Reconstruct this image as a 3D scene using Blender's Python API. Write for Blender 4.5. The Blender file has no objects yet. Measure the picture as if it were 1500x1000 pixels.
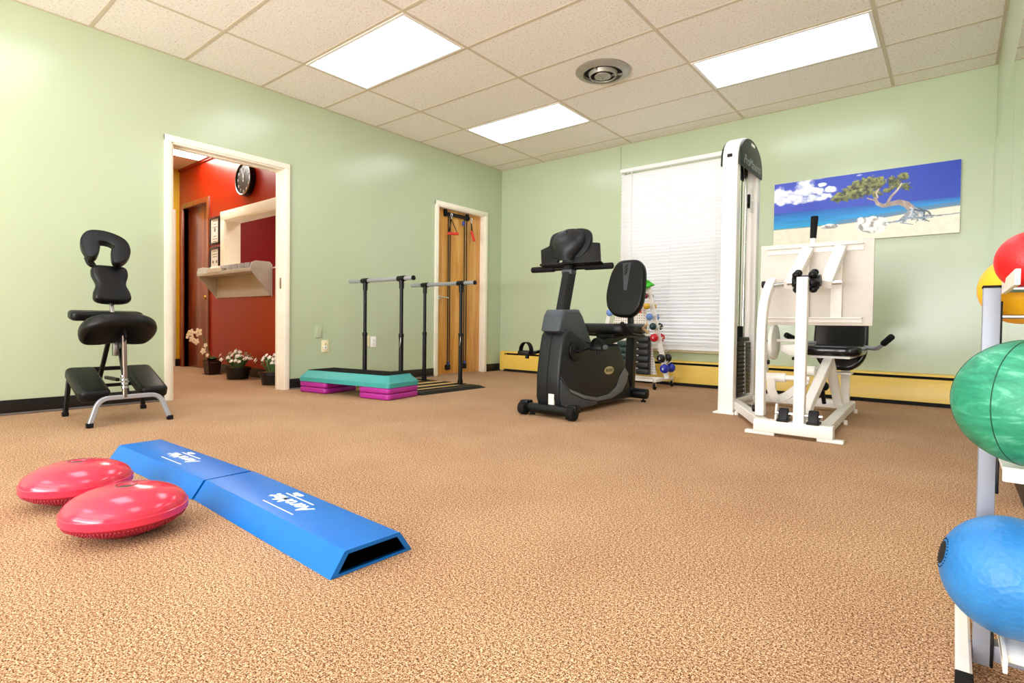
import bpy, bmesh, math, random
import numpy as np
from mathutils import Vector, Matrix, Euler
random.seed(7); rng = np.random.RandomState(11)
SC = bpy.context.scene; COL = SC.collection
PI = math.pi
def rad(a): return math.radians(a)
CEIL = 2.692; RW = 5.026

# ------------------------------------------------------------------ materials
def lin(c):
    if isinstance(c, str):
        c = [int(c[i:i+2], 16)/255 for i in (0, 2, 4)]
    return tuple((x/12.92 if x <= .04045 else ((x+.055)/1.055)**2.4) for x in c)+(1,)
class NT:
    def __init__(s, name):
        s.m = bpy.data.materials.new(name); s.m.use_nodes = True; s.t = s.m.node_tree
        s.b = s.t.nodes['Principled BSDF']; s.out = s.t.nodes['Material Output']
    def n(s, typ, **kw):
        o = s.t.nodes.new(typ)
        for k, v in kw.items():
            if k in o.inputs: o.inputs[k].default_value = v
            else: setattr(o, k, v)
        return o
    def l(s, a, b): s.t.links.new(a, b)
    def coord(s, scale=(1, 1, 1), kind='Object'):
        tc = s.n('ShaderNodeTexCoord'); mp = s.n('ShaderNodeMapping'); mp.inputs['Scale'].default_value = scale
        s.l(tc.outputs[kind], mp.inputs['Vector']); return mp.outputs['Vector']
    def ramp(s, fac, stops):
        r = s.n('ShaderNodeValToRGB'); e = r.color_ramp.elements
        while len(e) < len(stops): e.new(.5)
        for i, (p, c) in enumerate(stops): e[i].position = p; e[i].color = c
        s.l(fac, r.inputs['Fac']); return r.outputs['Color']
    def bump(s, h, strength=.2, dist=.01):
        b = s.n('ShaderNodeBump'); b.inputs['Strength'].default_value = strength; b.inputs['Distance'].default_value = dist
        s.l(h, b.inputs['Height']); s.l(b.outputs['Normal'], s.b.inputs['Normal'])
def mat(name, c, rough=.5, metal=0., var=.06, scale=14, bump=0., bscale=60, spec=.5, coat=0., bdist=.004):
    k = NT(name); c = lin(c)
    k.b.inputs['Roughness'].default_value = rough; k.b.inputs['Metallic'].default_value = metal
    k.b.inputs['Specular IOR Level'].default_value = spec; k.b.inputs['Coat Weight'].default_value = coat
    k.b.inputs['Coat Roughness'].default_value = .08
    v = k.coord()
    nz = k.n('ShaderNodeTexNoise'); nz.inputs['Scale'].default_value = scale; nz.inputs['Detail'].default_value = 3; k.l(v, nz.inputs['Vector'])
    lo = tuple(x*(1-var) for x in c[:3])+(1,); hi = tuple(min(1, x*(1+var)) for x in c[:3])+(1,)
    k.l(k.ramp(nz.outputs['Fac'], [(.3, lo), (.7, hi)]), k.b.inputs['Base Color'])
    if bump:
        n2 = k.n('ShaderNodeTexNoise'); n2.inputs['Scale'].default_value = bscale; n2.inputs['Detail'].default_value = 4; k.l(v, n2.inputs['Vector'])
        k.bump(n2.outputs['Fac'], bump, bdist)
    return k.m
def emit(name, c, s):
    k = NT(name); e = k.n('ShaderNodeEmission'); e.inputs['Color'].default_value = lin(c); e.inputs['Strength'].default_value = s
    k.l(e.outputs[0], k.out.inputs['Surface']); return k.m
def wood(name, c0, c1, c2, sc=(14, 14, 1.1), rough=.35, coat=.2):
    k = NT(name); v = k.coord(sc); nz = k.n('ShaderNodeTexNoise'); nz.inputs['Scale'].default_value = 1.3
    nz.inputs['Detail'].default_value = 6; nz.inputs['Distortion'].default_value = .8; k.l(v, nz.inputs['Vector'])
    k.l(k.ramp(nz.outputs['Fac'], [(.25, lin(c0)), (.5, lin(c1)), (.75, lin(c2))]), k.b.inputs['Base Color'])
    k.b.inputs['Roughness'].default_value = rough; k.b.inputs['Coat Weight'].default_value = coat
    return k.m
def carpet():
    k = NT('carpet_pile'); v = k.coord()
    a = k.n('ShaderNodeTexNoise'); a.inputs['Scale'].default_value = 150; a.inputs['Detail'].default_value = 4; a.inputs['Roughness'].default_value = .75; k.l(v, a.inputs['Vector'])
    b = k.n('ShaderNodeTexNoise'); b.inputs['Scale'].default_value = 2.2; b.inputs['Detail'].default_value = 3; k.l(v, b.inputs['Vector'])
    f = k.n('ShaderNodeTexNoise'); f.inputs['Scale'].default_value = 330; f.inputs['Detail'].default_value = 2; k.l(v, f.inputs['Vector'])
    fm = k.n('ShaderNodeMath', operation='MULTIPLY_ADD'); fm.inputs[1].default_value = .55; k.l(f.outputs['Fac'], fm.inputs[0])
    fa = k.n('ShaderNodeMath', operation='MULTIPLY'); fa.inputs[1].default_value = .5; k.l(a.outputs['Fac'], fa.inputs[0]); k.l(fa.outputs[0], fm.inputs[2])
    c1 = k.ramp(fm.outputs[0], [(.435, lin('4A3226')), (.495, lin('9A7656')), (.545, lin('BE9E7B')), (.61, lin('EED9BD'))])
    c2 = k.ramp(b.outputs['Fac'], [(.35, lin('F4E6DC')), (.65, lin('FFF6EC'))])
    mx = k.n('ShaderNodeMix', data_type='RGBA', blend_type='MULTIPLY'); mx.inputs[0].default_value = 1
    k.l(c1, mx.inputs[6]); k.l(c2, mx.inputs[7]); k.l(mx.outputs[2], k.b.inputs['Base Color'])
    k.b.inputs['Roughness'].default_value = .95; k.b.inputs['Specular IOR Level'].default_value = .1
    k.bump(a.outputs['Fac'], .25, .004); return k.m
def tile():
    k = NT('ceiling_tile'); v = k.coord()
    a = k.n('ShaderNodeTexNoise'); a.inputs['Scale'].default_value = 75; a.inputs['Detail'].default_value = 4; a.inputs['Roughness'].default_value = .7; k.l(v, a.inputs['Vector'])
    k.l(k.ramp(a.outputs['Fac'], [(.33, lin('BDB0A0')), (.42, lin('F0EAE0')), (.6, lin('F7F3EC'))]), k.b.inputs['Base Color'])
    k.b.inputs['Roughness'].default_value = .9; k.bump(a.outputs['Fac'], .3, .004); return k.m
def pegs():
    k = NT('perforated_white'); v = k.coord((1, 1, 1))
    vo = k.n('ShaderNodeTexVoronoi'); vo.inputs['Scale'].default_value = 38; vo.inputs['Randomness'].default_value = 0
    vo.voronoi_dimensions = '2D'
    sp = k.n('ShaderNodeSeparateXYZ'); cb = k.n('ShaderNodeCombineXYZ'); k.l(v, sp.inputs[0]); k.l(sp.outputs['X'], cb.inputs['X']); k.l(sp.outputs['Z'], cb.inputs['Y'])
    k.l(cb.outputs[0], vo.inputs['Vector'])
    k.l(k.ramp(vo.outputs['Distance'], [(.17, lin('6A655A')), (.24, lin('EFEADF'))]), k.b.inputs['Base Color'])
    k.b.inputs['Roughness'].default_value = .5; return k.m
def fade_strip():
    return mat('matte_black_rubber', '0D0D0D', .75, bump=.3, bscale=300, spec=.25)
M = {}
M['green'] = mat('sage_wall_paint', 'B9C6A4', .22, var=.02, scale=1.5, bump=.04, bscale=90, spec=.55)
M['carpet'] = carpet(); M['tile'] = tile()
M['tee'] = mat('ceiling_tee_paint', 'D2C6AE', .6, var=.02, spec=.2)
M['trimw'] = mat('cream_white_trim_paint', 'F6EFDC', .35, var=.02, spec=.5)
M['blackbase'] = mat('black_vinyl_baseboard', '141212', .35, var=.1)
M['shoe'] = mat('baseboard_toe_grey', '6E6460', .5)
M['red'] = mat('deep_red_wall_paint', 'A61E04', .33, var=.05, scale=2)
M['darkred'] = mat('burgundy_wall_paint', 'A01A10', .45, var=.05, scale=2)
M['yellow'] = mat('mustard_wall_paint', 'E0B428', .4, var=.03, scale=2)
M['hallceil'] = mat('hall_ceiling_paint', 'EAD9BE', .8, var=.02)
M['doorwood'] = wood('honey_oak_veneer', 'BC7E30', 'D69A48', 'E8B566')
M['brownwood'] = wood('dark_mahogany_veneer', '4A1A0A', '86391A', 'B25E2A', (10, 10, .8), .3, .4)
M['heater'] = mat('yellow_enamel_heater', 'EBC658', .35, var=.02, spec=.5)
M['dark'] = mat('dark_gap', '0C0B0A', .8)
M['slat'] = None
M['white'] = mat('white_powder_coat', 'F1EEE8', .3, var=.02, spec=.5)
M['offwhite'] = mat('warm_white_board', 'D3CDC3', .5, var=.02)
M['chrome'] = mat('chrome_plate', 'D8D8DA', .14, 1., var=.02)
M['steel'] = mat('brushed_steel', 'B9B9BC', .3, 1., var=.04)
M['silver'] = mat('silver_grey_paint', 'A4A7AE', .35, .35, var=.03)
M['rackgrey'] = mat('grey_rack_paint', '8E939E', .4, .1, var=.03)
M['leather'] = mat('black_vinyl_upholstery', '09090A', .4, var=.15, bump=.08, bscale=45, spec=.3)
M['gloss'] = mat('glossy_black_upholstery', '070708', .18, var=.1, bump=.05, bscale=20, spec=.5)
M['black'] = mat('black_plastic', '08080A', .45, var=.12, spec=.3)
M['blackmetal'] = mat('black_powder_coat', '070708', .38, var=.1, spec=.3)
M['rubber'] = fade_strip()
M['bike'] = mat('charcoal_bike_plastic', '16191C', .42, var=.08, bump=.06, bscale=260, spec=.35)
M['bikegrey'] = mat('slate_bike_plastic', '3A4248', .4, var=.06)
M['bikelt'] = mat('grey_bike_trim', '666C72', .35, var=.1)
M['teal'] = mat('teal_step_plastic', '3A9C98', .4, var=.05)
M['purple'] = mat('purple_step_plastic', 'A8268E', .38, var=.06)
M['beam'] = mat('blue_vinyl_beam', '006CC6', .34, var=.04, bump=.05, bscale=12, spec=.35, bdist=.01)
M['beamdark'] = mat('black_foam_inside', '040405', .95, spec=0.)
M['disc'] = mat('glossy_red_vinyl', 'DF3350', .16, var=.06, spec=.6)
M['discbase'] = mat('matte_red_nub_vinyl', 'A81C38', .5, var=.08)
M['discdark'] = mat('dark_valve_plug', '4A3A38', .5)
M['print'] = mat('white_print', 'F4F8FC', .5, var=.01)
M['ballgreen'] = None
M['ballred'] = mat('red_rubber_ball', 'DC1418', .4, var=.05, bump=.4, bscale=260, bdist=.002)
M['ballyel'] = mat('yellow_rubber_ball', 'F4B312', .45, var=.08, bump=.1, bscale=90)
M['ballor'] = mat('orange_rubber_ball', 'F2522A', .4, var=.05)
M['ballgr2'] = mat('small_green_rubber', '1E8C4C', .4, var=.05)
M['glass'] = None
M['outlet'] = mat('ivory_outlet_plastic', 'F3E6BD', .4, var=.02)
M['outletw'] = mat('white_outlet_plastic', 'F7F5F2', .4, var=.02)
M['shelf'] = mat('grey_laminate', 'CCC8BC', .45, var=.03)
M['pamph'] = mat('pamphlet_grey', 'A9AAB0', .55, var=.12)
M['paper'] = mat('paper_white', 'F3EEE2', .7, var=.03)
M['ink'] = mat('printed_ink', '8C8078', .7)
M['frame'] = mat('black_wood_frame', '1E0D10', .4)
M['pot'] = mat('dark_brown_pot', '2B1512', .35, var=.15)
M['potb'] = mat('black_plant_pot', '131212', .4, var=.15)
M['leaf'] = mat('deep_green_leaf', '2E5A34', .4, var=.3, scale=40)
M['leaf2'] = mat('blade_green_leaf', '5C8650', .45, var=.3, scale=60)
M['petal'] = mat('ivory_petal', 'F4E4C6', .5, var=.08, scale=60)
M['petalw'] = mat('white_petal', 'F3EFE6', .5, var=.06, scale=60)
M['stem'] = mat('olive_stem', '6A6A2C', .5)
M['soil'] = mat('potting_bark', '8A5A30', .9, var=.3, scale=90)
M['lamp'] = emit('fluorescent_panel', 'EEF4FF', 7.0)
M['lamph'] = emit('hall_fluorescent_panel', 'FFF8EC', 17)
M['dia'] = mat('aluminium_vent', 'A39E92', .4, .35, var=.08)
M['board'] = wood('birch_ply', 'B98E4E', 'CFA767', 'E2C389', (2, 30, 30), .5, .05)
M['gripred'] = mat('red_foam_grip', 'D2321E', .6)
M['cordblue'] = mat('blue_cord_stop', '2A3F9E', .5)
for k_, c_ in dict(d_maroon='7A1230', d_yellow='DDAF2A', d_lblue='6F95D6', d_green='123A3E', d_red='D01C28', d_black='101014', d_blue='1C2FA8', d_teal='3FA8A6').items():
    M[k_] = mat('vinyl_'+k_[2:]+'_dumbbell', c_, .25, var=.06)
M['band'] = mat('lime_latex_band', '3FC21E', .5, var=.1)
M['bandred'] = mat('orange_red_latex_band', 'E8431E', .5, var=.1)
M['ankle'] = mat('black_nylon_cuff', '1A1D22', .4, var=.2, scale=60)
M['ankleg'] = mat('dark_green_nylon_cuff', '1C3A34', .4, var=.2, scale=60)
M['badge'] = mat('gold_badge', 'CDBF8C', .4, .3)
M['peg'] = pegs()
M['stack'] = mat('black_weight_plate', '0B0B0C', .45)
M['shroud'] = mat('dark_green_black_shroud', '1C211C', .45, var=.1)
M['etch'] = mat('pale_outline_print', '9AA39A', .5)
M['clockface'] = mat('brown_black_clock_face', '2E2823', .35)
# backlit vinyl slat
k = NT('white_vinyl_slat'); k.b.inputs['Base Color'].default_value = lin('F6F6F6'); k.b.inputs['Roughness'].default_value = .4
v = k.coord((1, 1, 40)); nz = k.n('ShaderNodeTexNoise'); nz.inputs['Scale'].default_value = 2; k.l(v, nz.inputs['Vector'])
k.l(k.ramp(nz.outputs['Fac'], [(.3, lin('F1F1F1')), (.7, lin('FAFAFA'))]), k.b.inputs['Base Color'])
tr = k.n('ShaderNodeBsdfTranslucent'); tr.inputs['Color'].default_value = lin('F8F8FA'); mx = k.n('ShaderNodeMixShader'); mx.inputs[0].default_value = .18
k.l(k.b.outputs[0], mx.inputs[1]); k.l(tr.outputs[0], mx.inputs[2]); k.l(mx.outputs[0], k.out.inputs['Surface']); M['slat'] = k.m
# scuffed green medicine ball
k = NT('scuffed_green_leather'); v = k.coord((1, 1, 3)); nz = k.n('ShaderNodeTexNoise'); nz.inputs['Scale'].default_value = 9; nz.inputs['Detail'].default_value = 9; nz.inputs['Roughness'].default_value = .7; nz.inputs['Distortion'].default_value = 1.2; k.l(v, nz.inputs['Vector'])
k.l(k.ramp(nz.outputs['Fac'], [(.35, lin('0F7456')), (.52, lin('2A9470')), (.64, lin('66B698')), (.74, lin('A3CDB8'))]), k.b.inputs['Base Color']); k.b.inputs['Roughness'].default_value = .5
k.bump(nz.outputs['Fac'], .15, .004); M['ballgreen'] = k.m
# blue basket-weave ball
k = NT('blue_dimpled_rubber'); v = k.coord(); ck = k.n('ShaderNodeTexVoronoi'); ck.inputs['Scale'].default_value = 110; k.l(v, ck.inputs['Vector'])
nz = k.n('ShaderNodeTexNoise'); nz.inputs['Scale'].default_value = 8; nz.inputs['Detail'].default_value = 5; k.l(v, nz.inputs['Vector'])
k.l(k.ramp(nz.outputs['Fac'], [(.3, lin('1B6FB4')), (.6, lin('2F86CC')), (.8, lin('58A6DE'))]), k.b.inputs['Base Color']); k.b.inputs['Roughness'].default_value = .42
k.bump(ck.outputs['Distance'], .35, .003); M['ballblue'] = k.m
# mirror / glass
k = NT('silvered_mirror'); k.b.inputs['Base Color'].default_value = (.86, .9, .86, 1); k.b.inputs['Metallic'].default_value = 1; k.b.inputs['Roughness'].default_value = .01
v = k.coord(); nz = k.n('ShaderNodeTexNoise'); nz.inputs['Scale'].default_value = .6; k.l(v, nz.inputs['Vector'])
k.l(k.ramp(nz.outputs['Fac'], [(.3, (.84, .88, .84, 1)), (.7, (.87, .9, .87, 1))]), k.b.inputs['Base Color']); M['mirror'] = k.m
k = NT('window_pane_glass'); k.b.inputs['Transmission Weight'].default_value = 1; k.b.inputs['Roughness'].default_value = 0; k.b.inputs['IOR'].default_value = 1.1; M['glass'] = k.m

# ------------------------------------------------------------------ mesh builder
def fillet(pts, r, n=6):
    P_ = [Vector(p) for p in pts]; out = [P_[0]]
    for i in range(1, len(P_)-1):
        a, b, c = P_[i-1], P_[i], P_[i+1]
        u = (a-b); w = (c-b); d = min(r, u.length*.48, w.length*.48)
        p0 = b+u.normalized()*d; p1 = b+w.normalized()*d
        for j in range(n+1):
            t = j/n; out.append(p0*(1-t)**2+b*2*t*(1-t)+p1*t*t)
    out.append(P_[-1]); return out
class B:
    def __init__(s): s.bm = bmesh.new()
    def add(s, t, mx=None):
        if mx is not None: bmesh.ops.transform(t, matrix=mx, verts=t.verts)
        me = bpy.data.meshes.new('tmp'); t.to_mesh(me); t.free(); s.bm.from_mesh(me); bpy.data.meshes.remove(me); return s
    def box(s, lo, hi, bev=0., mx=None, seg=2):
        t = bmesh.new(); bmesh.ops.create_cube(t, size=1)
        lo, hi = Vector(lo), Vector(hi)
        for v_ in t.verts: v_.co = Vector([(lo[i]+hi[i])/2+v_.co[i]*(hi[i]-lo[i]) for i in range(3)])
        if bev: bmesh.ops.bevel(t, geom=t.edges[:], offset=bev, segments=seg, profile=.5, affect='EDGES', clamp_overlap=True)
        return s.add(t, mx)
    def beam(s, p, q, w, h, up=(0, 0, 1), bev=0.):
        p, q = Vector(p), Vector(q); d = (q-p); L = d.length; z = d.normalized(); x = Vector(up).cross(z)
        if x.length < 1e-6: x = Vector((1, 0, 0))
        x.normalize(); y = z.cross(x); mx = Matrix((x, y, z)).transposed().to_4x4(); mx.translation = p
        return s.box((-w/2, -h/2, 0), (w/2, h/2, L), bev, mx)
    def cyl(s, p, q, r, r2=None, n=20, caps=True, bev=0.):
        p, q = Vector(p), Vector(q); d = q-p; t = bmesh.new()
        bmesh.ops.create_cone(t, cap_ends=caps, cap_tris=False, segments=n, radius1=r, radius2=r if r2 is None else r2, depth=d.length)
        if bev:
            es = [e for e in t.edges if any(len(f.verts) > 4 for f in e.link_faces)]
            bmesh.ops.bevel(t, geom=es, offset=bev, segments=2, profile=.5, affect='EDGES', clamp_overlap=True)
        mx = d.to_track_quat('Z', 'Y').to_matrix().to_4x4(); mx.translation = (p+q)/2
        return s.add(t, mx)
    def ball(s, c, r, sc=(1, 1, 1), u=24, v_=14, mx=None):
        t = bmesh.new(); bmesh.ops.create_uvsphere(t, u_segments=u, v_segments=v_, radius=r)
        for w in t.verts: w.co = Vector((w.co.x*sc[0], w.co.y*sc[1], w.co.z*sc[2]))
        m_ = Matrix.Translation(c)
        if mx is not None: m_ = m_ @ mx.to_4x4()
        return s.add(t, m_)
    def sweep(s, pts, sec, up=(0, 0, 1), closed=False):
        P_ = [Vector(p) for p in pts]; n = len(P_); t = bmesh.new(); rings = []; px = None
        for i in range(n):
            if closed: tg = P_[(i+1) % n]-P_[i-1]
            else: tg = P_[min(i+1, n-1)]-P_[max(i-1, 0)]
            tg.normalize()
            if up is not None: x = Vector(up).cross(tg)
            else: x = (px - tg*px.dot(tg)) if px is not None else tg.orthogonal()
            if x.length < 1e-5: x = px if px is not None else tg.orthogonal()
            x = x.normalized(); px = x; y = tg.cross(x)
            rings.append([t.verts.new(P_[i]+x*a+y*b) for a, b in sec])
        m = len(sec)
        for i in range(n if closed else n-1):
            r0, r1 = rings[i], rings[(i+1) % n]
            for j in range(m): t.faces.new((r0[j], r0[(j+1) % m], r1[(j+1) % m], r1[j]))
        if not closed: t.faces.new(rings[0][::-1]); t.faces.new(rings[-1])
        bmesh.ops.recalc_face_normals(t, faces=t.faces); return s.add(t)
    def tube(s, pts, r, n=12, rf=0., closed=False):
        if rf: pts = fillet(pts, rf)
        return s.sweep(pts, [(r*math.cos(2*PI*i/n), r*math.sin(2*PI*i/n)) for i in range(n)], None, closed)
    def rtube(s, pts, w, h, up=(0, 0, 1), rf=0., c=.004):
        if rf: pts = fillet(pts, rf)
        a, b = w/2, h/2
        return s.sweep(pts, [(-a+c, -b), (a-c, -b), (a, -b+c), (a, b-c), (a-c, b), (-a+c, b), (-a, b-c), (-a, -b+c)], up)
    def lathe(s, prof, c=(0, 0, 0), n=40, mx=None, closed=False):
        t = bmesh.new(); rings = []
        for r, z in prof:
            if r < 1e-6: rings.append([t.verts.new((0, 0, z))])
            else: rings.append([t.verts.new((r*math.cos(2*PI*i/n), r*math.sin(2*PI*i/n), z)) for i in range(n)])
        pr = list(zip(rings, rings[1:]))
        if closed: pr.append((rings[-1], rings[0]))
        for a, b in pr:
            for i in range(n):
                j = (i+1) % n
                if len(a) == 1 and len(b) == 1: continue
                if len(a) == 1: t.faces.new((a[0], b[i], b[j]))
                elif len(b) == 1: t.faces.new((a[i], a[j], b[0]))
                else: t.faces.new((a[i], a[j], b[j], b[i]))
        bmesh.ops.recalc_face_normals(t, faces=t.faces)
        m_ = Matrix.Translation(c)
        if mx is not None: m_ = m_ @ mx.to_4x4()
        return s.add(t, m_)
    def prism(s, pts, ax, a0, a1, bev=0., seg=2, mx=None, allb=False):
        f3 = {'X': lambda p, a: (a, p[0], p[1]), 'Y': lambda p, a: (p[0], a, p[1]), 'Z': lambda p, a: (p[0], p[1], a)}[ax]
        t = bmesh.new(); lo = [t.verts.new(f3(p, a0)) for p in pts]; hi = [t.verts.new(f3(p, a1)) for p in pts]
        f0 = t.faces.new(lo); f1 = t.faces.new(hi[::-1]); n = len(pts)
        for i in range(n): t.faces.new((lo[i], hi[i], hi[(i+1) % n], lo[(i+1) % n]))
        bmesh.ops.recalc_face_normals(t, faces=t.faces)
        if bev:
            es = t.edges[:] if allb else list(set(f0.edges[:]+f1.edges[:]))
            bmesh.ops.bevel(t, geom=es, offset=bev, segments=seg, profile=.5, affect='EDGES', clamp_overlap=True)
        bmesh.ops.triangulate(t, faces=[f for f in t.faces if len(f.verts) > 8])
        return s.add(t, mx)
    def strip(s, rows):           # grid surface from rows of points
        t = bmesh.new(); V_ = [[t.verts.new(p) for p in r] for r in rows]
        for a, b in zip(V_, V_[1:]):
            for i in range(len(a)-1): t.faces.new((a[i], a[i+1], b[i+1], b[i]))
        return s.add(t)
def smooth_loop(pts, n=6):        # closed Catmull-Rom
    out = []; m = len(pts)
    for i in range(m):
        p0, p1, p2, p3 = [Vector(pts[(i+j-1) % m]) for j in range(4)]
        for k_ in range(n):
            t = k_/n; out.append(tuple(.5*((2*p1)+(-p0+p2)*t+(2*p0-5*p1+4*p2-p3)*t*t+(-p0+3*p1-3*p2+p3)*t**3)))
    return out
def spline(pts, n=8):
    P_ = [Vector(p) for p in pts]; P_ = [P_[0]*2-P_[1]]+P_+[P_[-1]*2-P_[-2]]; out = []
    for i in range(1, len(P_)-2):
        p0, p1, p2, p3 = P_[i-1:i+3]
        for k_ in range(n):
            t = k_/n; out.append(.5*((2*p1)+(-p0+p2)*t+(2*p0-5*p1+4*p2-p3)*t*t+(-p0+3*p1-3*p2+p3)*t**3))
    out.append(P_[-2]); return out
def rrect(w, h, r, n=6, cx=0., cy=0.):
    o = []
    for sx, sy, a in ((1, 1, 0), (-1, 1, 90), (-1, -1, 180), (1, -1, 270)):
        for i in range(n+1):
            t = rad(a+90*i/n); o.append((cx+sx*(w/2-r)+r*math.cos(t), cy+sy*(h/2-r)+r*math.sin(t)))
    return o
def ell(a, b, n=32, cx=0., cy=0.): return [(cx+a*math.cos(2*PI*i/n), cy+b*math.sin(2*PI*i/n)) for i in range(n)]

# ------------------------------------------------------------------ objects
def world_of(o):
    m = o.matrix_basis.copy()
    while o.parent: o = o.parent; m = o.matrix_basis @ m
    return m
def obj(name, b, m, parent=None, label=None, local=False, ang=35):
    me = bpy.data.meshes.new(name); bm = b.bm
    if parent is not None and not local: bmesh.ops.transform(bm, matrix=world_of(parent).inverted(), verts=bm.verts)
    bm.to_mesh(me); bm.free(); me.materials.append(m)
    for p in me.polygons: p.use_smooth = True
    me.set_sharp_from_angle(angle=rad(ang))
    o = bpy.data.objects.new(name, me); COL.objects.link(o)
    if parent is not None: o.parent = parent
    if label: o['label'] = label
    return o
def tag(o, label, cat, group=None):
    o['label'] = label; o['category'] = cat
    if group: o['group'] = group
    return o
def thing(name, label, cat, loc=(0, 0, 0), rz=0., group=None):
    o = bpy.data.objects.new(name, None); COL.objects.link(o); o.location = loc; o.rotation_euler = (0, 0, rz)
    o.empty_display_size = .1
    return tag(o, label, cat, group)
def single(name, b, m, label, cat, origin=None, group=None, ang=35):
    if origin is not None: bmesh.ops.translate(b.bm, vec=-Vector(origin), verts=b.bm.verts)
    o = obj(name, b, m, None, None, ang=ang)
    if origin is not None: o.location = origin
    return tag(o, label, cat, group)
def struct(name, b, m, parent=None):
    o = obj(name, b, m, parent, local=True); o['kind'] = 'structure'; return o
def copy_tree(o, parent=None):
    c = o.copy(); COL.objects.link(c)
    if parent is not None: c.parent = parent
    for ch in list(o.children): copy_tree(ch, c)
    return c
def text_into(b, body, size, mx, ext=.0006, shear=0., offset=0., spacing=1.):
    cu = bpy.data.curves.new('t', 'FONT'); cu.body = body; cu.size = size; cu.extrude = ext; cu.shear = shear; cu.offset = offset
    cu.space_character = spacing
    cu.align_x = 'CENTER'; cu.align_y = 'CENTER'; o = bpy.data.objects.new('t', cu); COL.objects.link(o)
    bpy.context.view_layer.update()
    me = bpy.data.meshes.new_from_object(o.evaluated_get(bpy.context.evaluated_depsgraph_get()))
    me.transform(mx); b.bm.from_mesh(me); bpy.data.objects.remove(o); bpy.data.curves.remove(cu); bpy.data.meshes.remove(me); return b
def frame_mx(o, x, y):            # text frame: origin, right, up
    x = Vector(x).normalized(); y = Vector(y).normalized(); z = x.cross(y)
    m_ = Matrix((x, y, z)).transposed().to_4x4(); m_.translation = o; return m_

# ------------------------------------------------------------------ room shell
X1, Y0 = 6.6, -8.6       # far right and rear extents
def wall_x(b, x0, x1, ya, yb, z1, holes):       # wall slab between x0..x1, running in Y, holes=(y0,y1,z0,z1)
    y = ya
    for h in sorted(holes):
        b.box((x0, y, 0), (x1, h[0], z1))
        if h[2] > 0: b.box((x0, h[0], 0), (x1, h[1], h[2]))
        b.box((x0, h[0], h[3]), (x1, h[1], z1)); y = h[1]
    return b.box((x0, y, 0), (x1, yb, z1))
def wall_y(b, y0, y1, xa, xb, z1, holes):
    x = xa
    for h in sorted(holes):
        b.box((x, y0, 0), (h[0], y1, z1))
        if h[2] > 0: b.box((h[0], y0, 0), (h[1], y1, h[2]))
        b.box((h[0], y0, h[3]), (h[1], y1, z1)); x = h[1]
    return b.box((x, y0, 0), (xb, y1, z1))
T = .12
struct('floor', B().box((-5, Y0-.2, -.1), (X1+.2, .3, 0)), M['carpet'])
struct('ceiling', B().box((-T, Y0-.12, CEIL), (X1+.12, .12, CEIL+.1)), M['tile'])
D1 = (-3.99, -3.07, 2.02); D2 = (-1.165, -.345, 2.03)
struct('wall_left', wall_x(B(), -T, 0, Y0, .12, CEIL, [(D1[0], D1[1], 0, D1[2]), (D2[0], D2[1], 0, D2[2])]), M['green'])
struct('wall_back', wall_y(B(), 0, .12, 0, RW+.12, CEIL, [(1.83, 2.99, .40, 2.36)]), M['green'])
struct('wall_right', B().box((RW, -2.98, 0), (RW+.12, 0, CEIL)), M['green'])
struct('wall_return', B().box((RW, -3.1, 0), (X1, -2.98, CEIL)), M['green'])
struct('wall_side', B().box((X1, Y0, 0), (X1+.12, -2.98, CEIL)), M['offwhite'])
struct('wall_front', wall_y(B(), Y0-.12, Y0, -T, X1+.12, CEIL, [(1.0, 5.4, .5, 2.45)]), M['offwhite'])
# suspended ceiling grid
gx0, gy0, TT = .699, -.234, .6096
g = B()
for i in range(6):
    x = gx0+i*2*TT
    if x < X1: g.box((x-.012, Y0, CEIL-.0025), (x+.012, 0 if x < RW else -3.1, CEIL-.0004))
for j in range(14):
    y = gy0-j*TT
    g.box((0, y-.012, CEIL-.0022), (RW if y > -3 else X1, y+.012, CEIL-.0004))
cg = obj('ceiling_grid', g, M['tee'], bpy.data.objects['ceiling']); cg['kind'] = 'structure'
b = B()
b.box((0, Y0, CEIL-.004), (.018, 0, CEIL-.0005)).box((.018, -.018, CEIL-.004), (RW, 0, CEIL-.0005)).box((RW-.018, -2.98, CEIL-.004), (RW, -.018, CEIL-.0005))
struct('trim_1', b, M['tee'])
# baseboards
def base(name, segs):
    b = B(); s_ = B()
    for lo, hi in segs: b.box(lo, hi, .003)
    return struct(name, b, M['blackbase'])
base('baseboard_left', [((0, Y0, 0), (.012, -4.045, .098)), ((0, -3.02, 0), (.012, -1.22, .098)), ((0, -.295, 0), (.012, 0, .098))])
base('baseboard_right', [((RW-.012, -2.98, 0), (RW, -.08, .098))])
b = B(); b.box((.012, Y0, 0), (.026, -4.045, .014), .003).box((.012, -3.02, 0), (.022, -1.22, .012), .003)
struct('trim_2', b, M['shoe'])
# door casings
def casing(name, y0, y1, z1, w=.05, extra=True):
    b = B()
    b.box((0, y0-w, 0), (.022, y0, z1+w), .004).box((0, y1, 0), (.022, y1+w, z1+w), .004).box((0, y0-w, z1), (.0225, y1+w, z1+w), .004)
    b.box((-T-.004, y0-.001, 0), (.012, y0+.012, z1), .002).box((-T-.004, y1-.012, 0), (.012, y1+.001, z1), .002).box((-T-.004, y0, z1-.012), (.012, y1, z1+.001), .002)
    if extra:      # stop moulding
        b.box((-.09, y1-.026, 0), (-.05, y1-.012, z1-.012), .003).box((-.09, y0+.012, 0), (-.05, y0+.026, z1-.012), .003).box((-.09, y0+.026, z1-.026), (-.05, y1-.026, z1-.012), .003)
    return struct(name, b, M['trimw'])
casing('trim_3', *D1); casing('trim_4', *D2, extra=False)
o = B().box((-.038, -3.082-.006, .93), (-.012, -3.0815, 1.03), .002)
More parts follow.
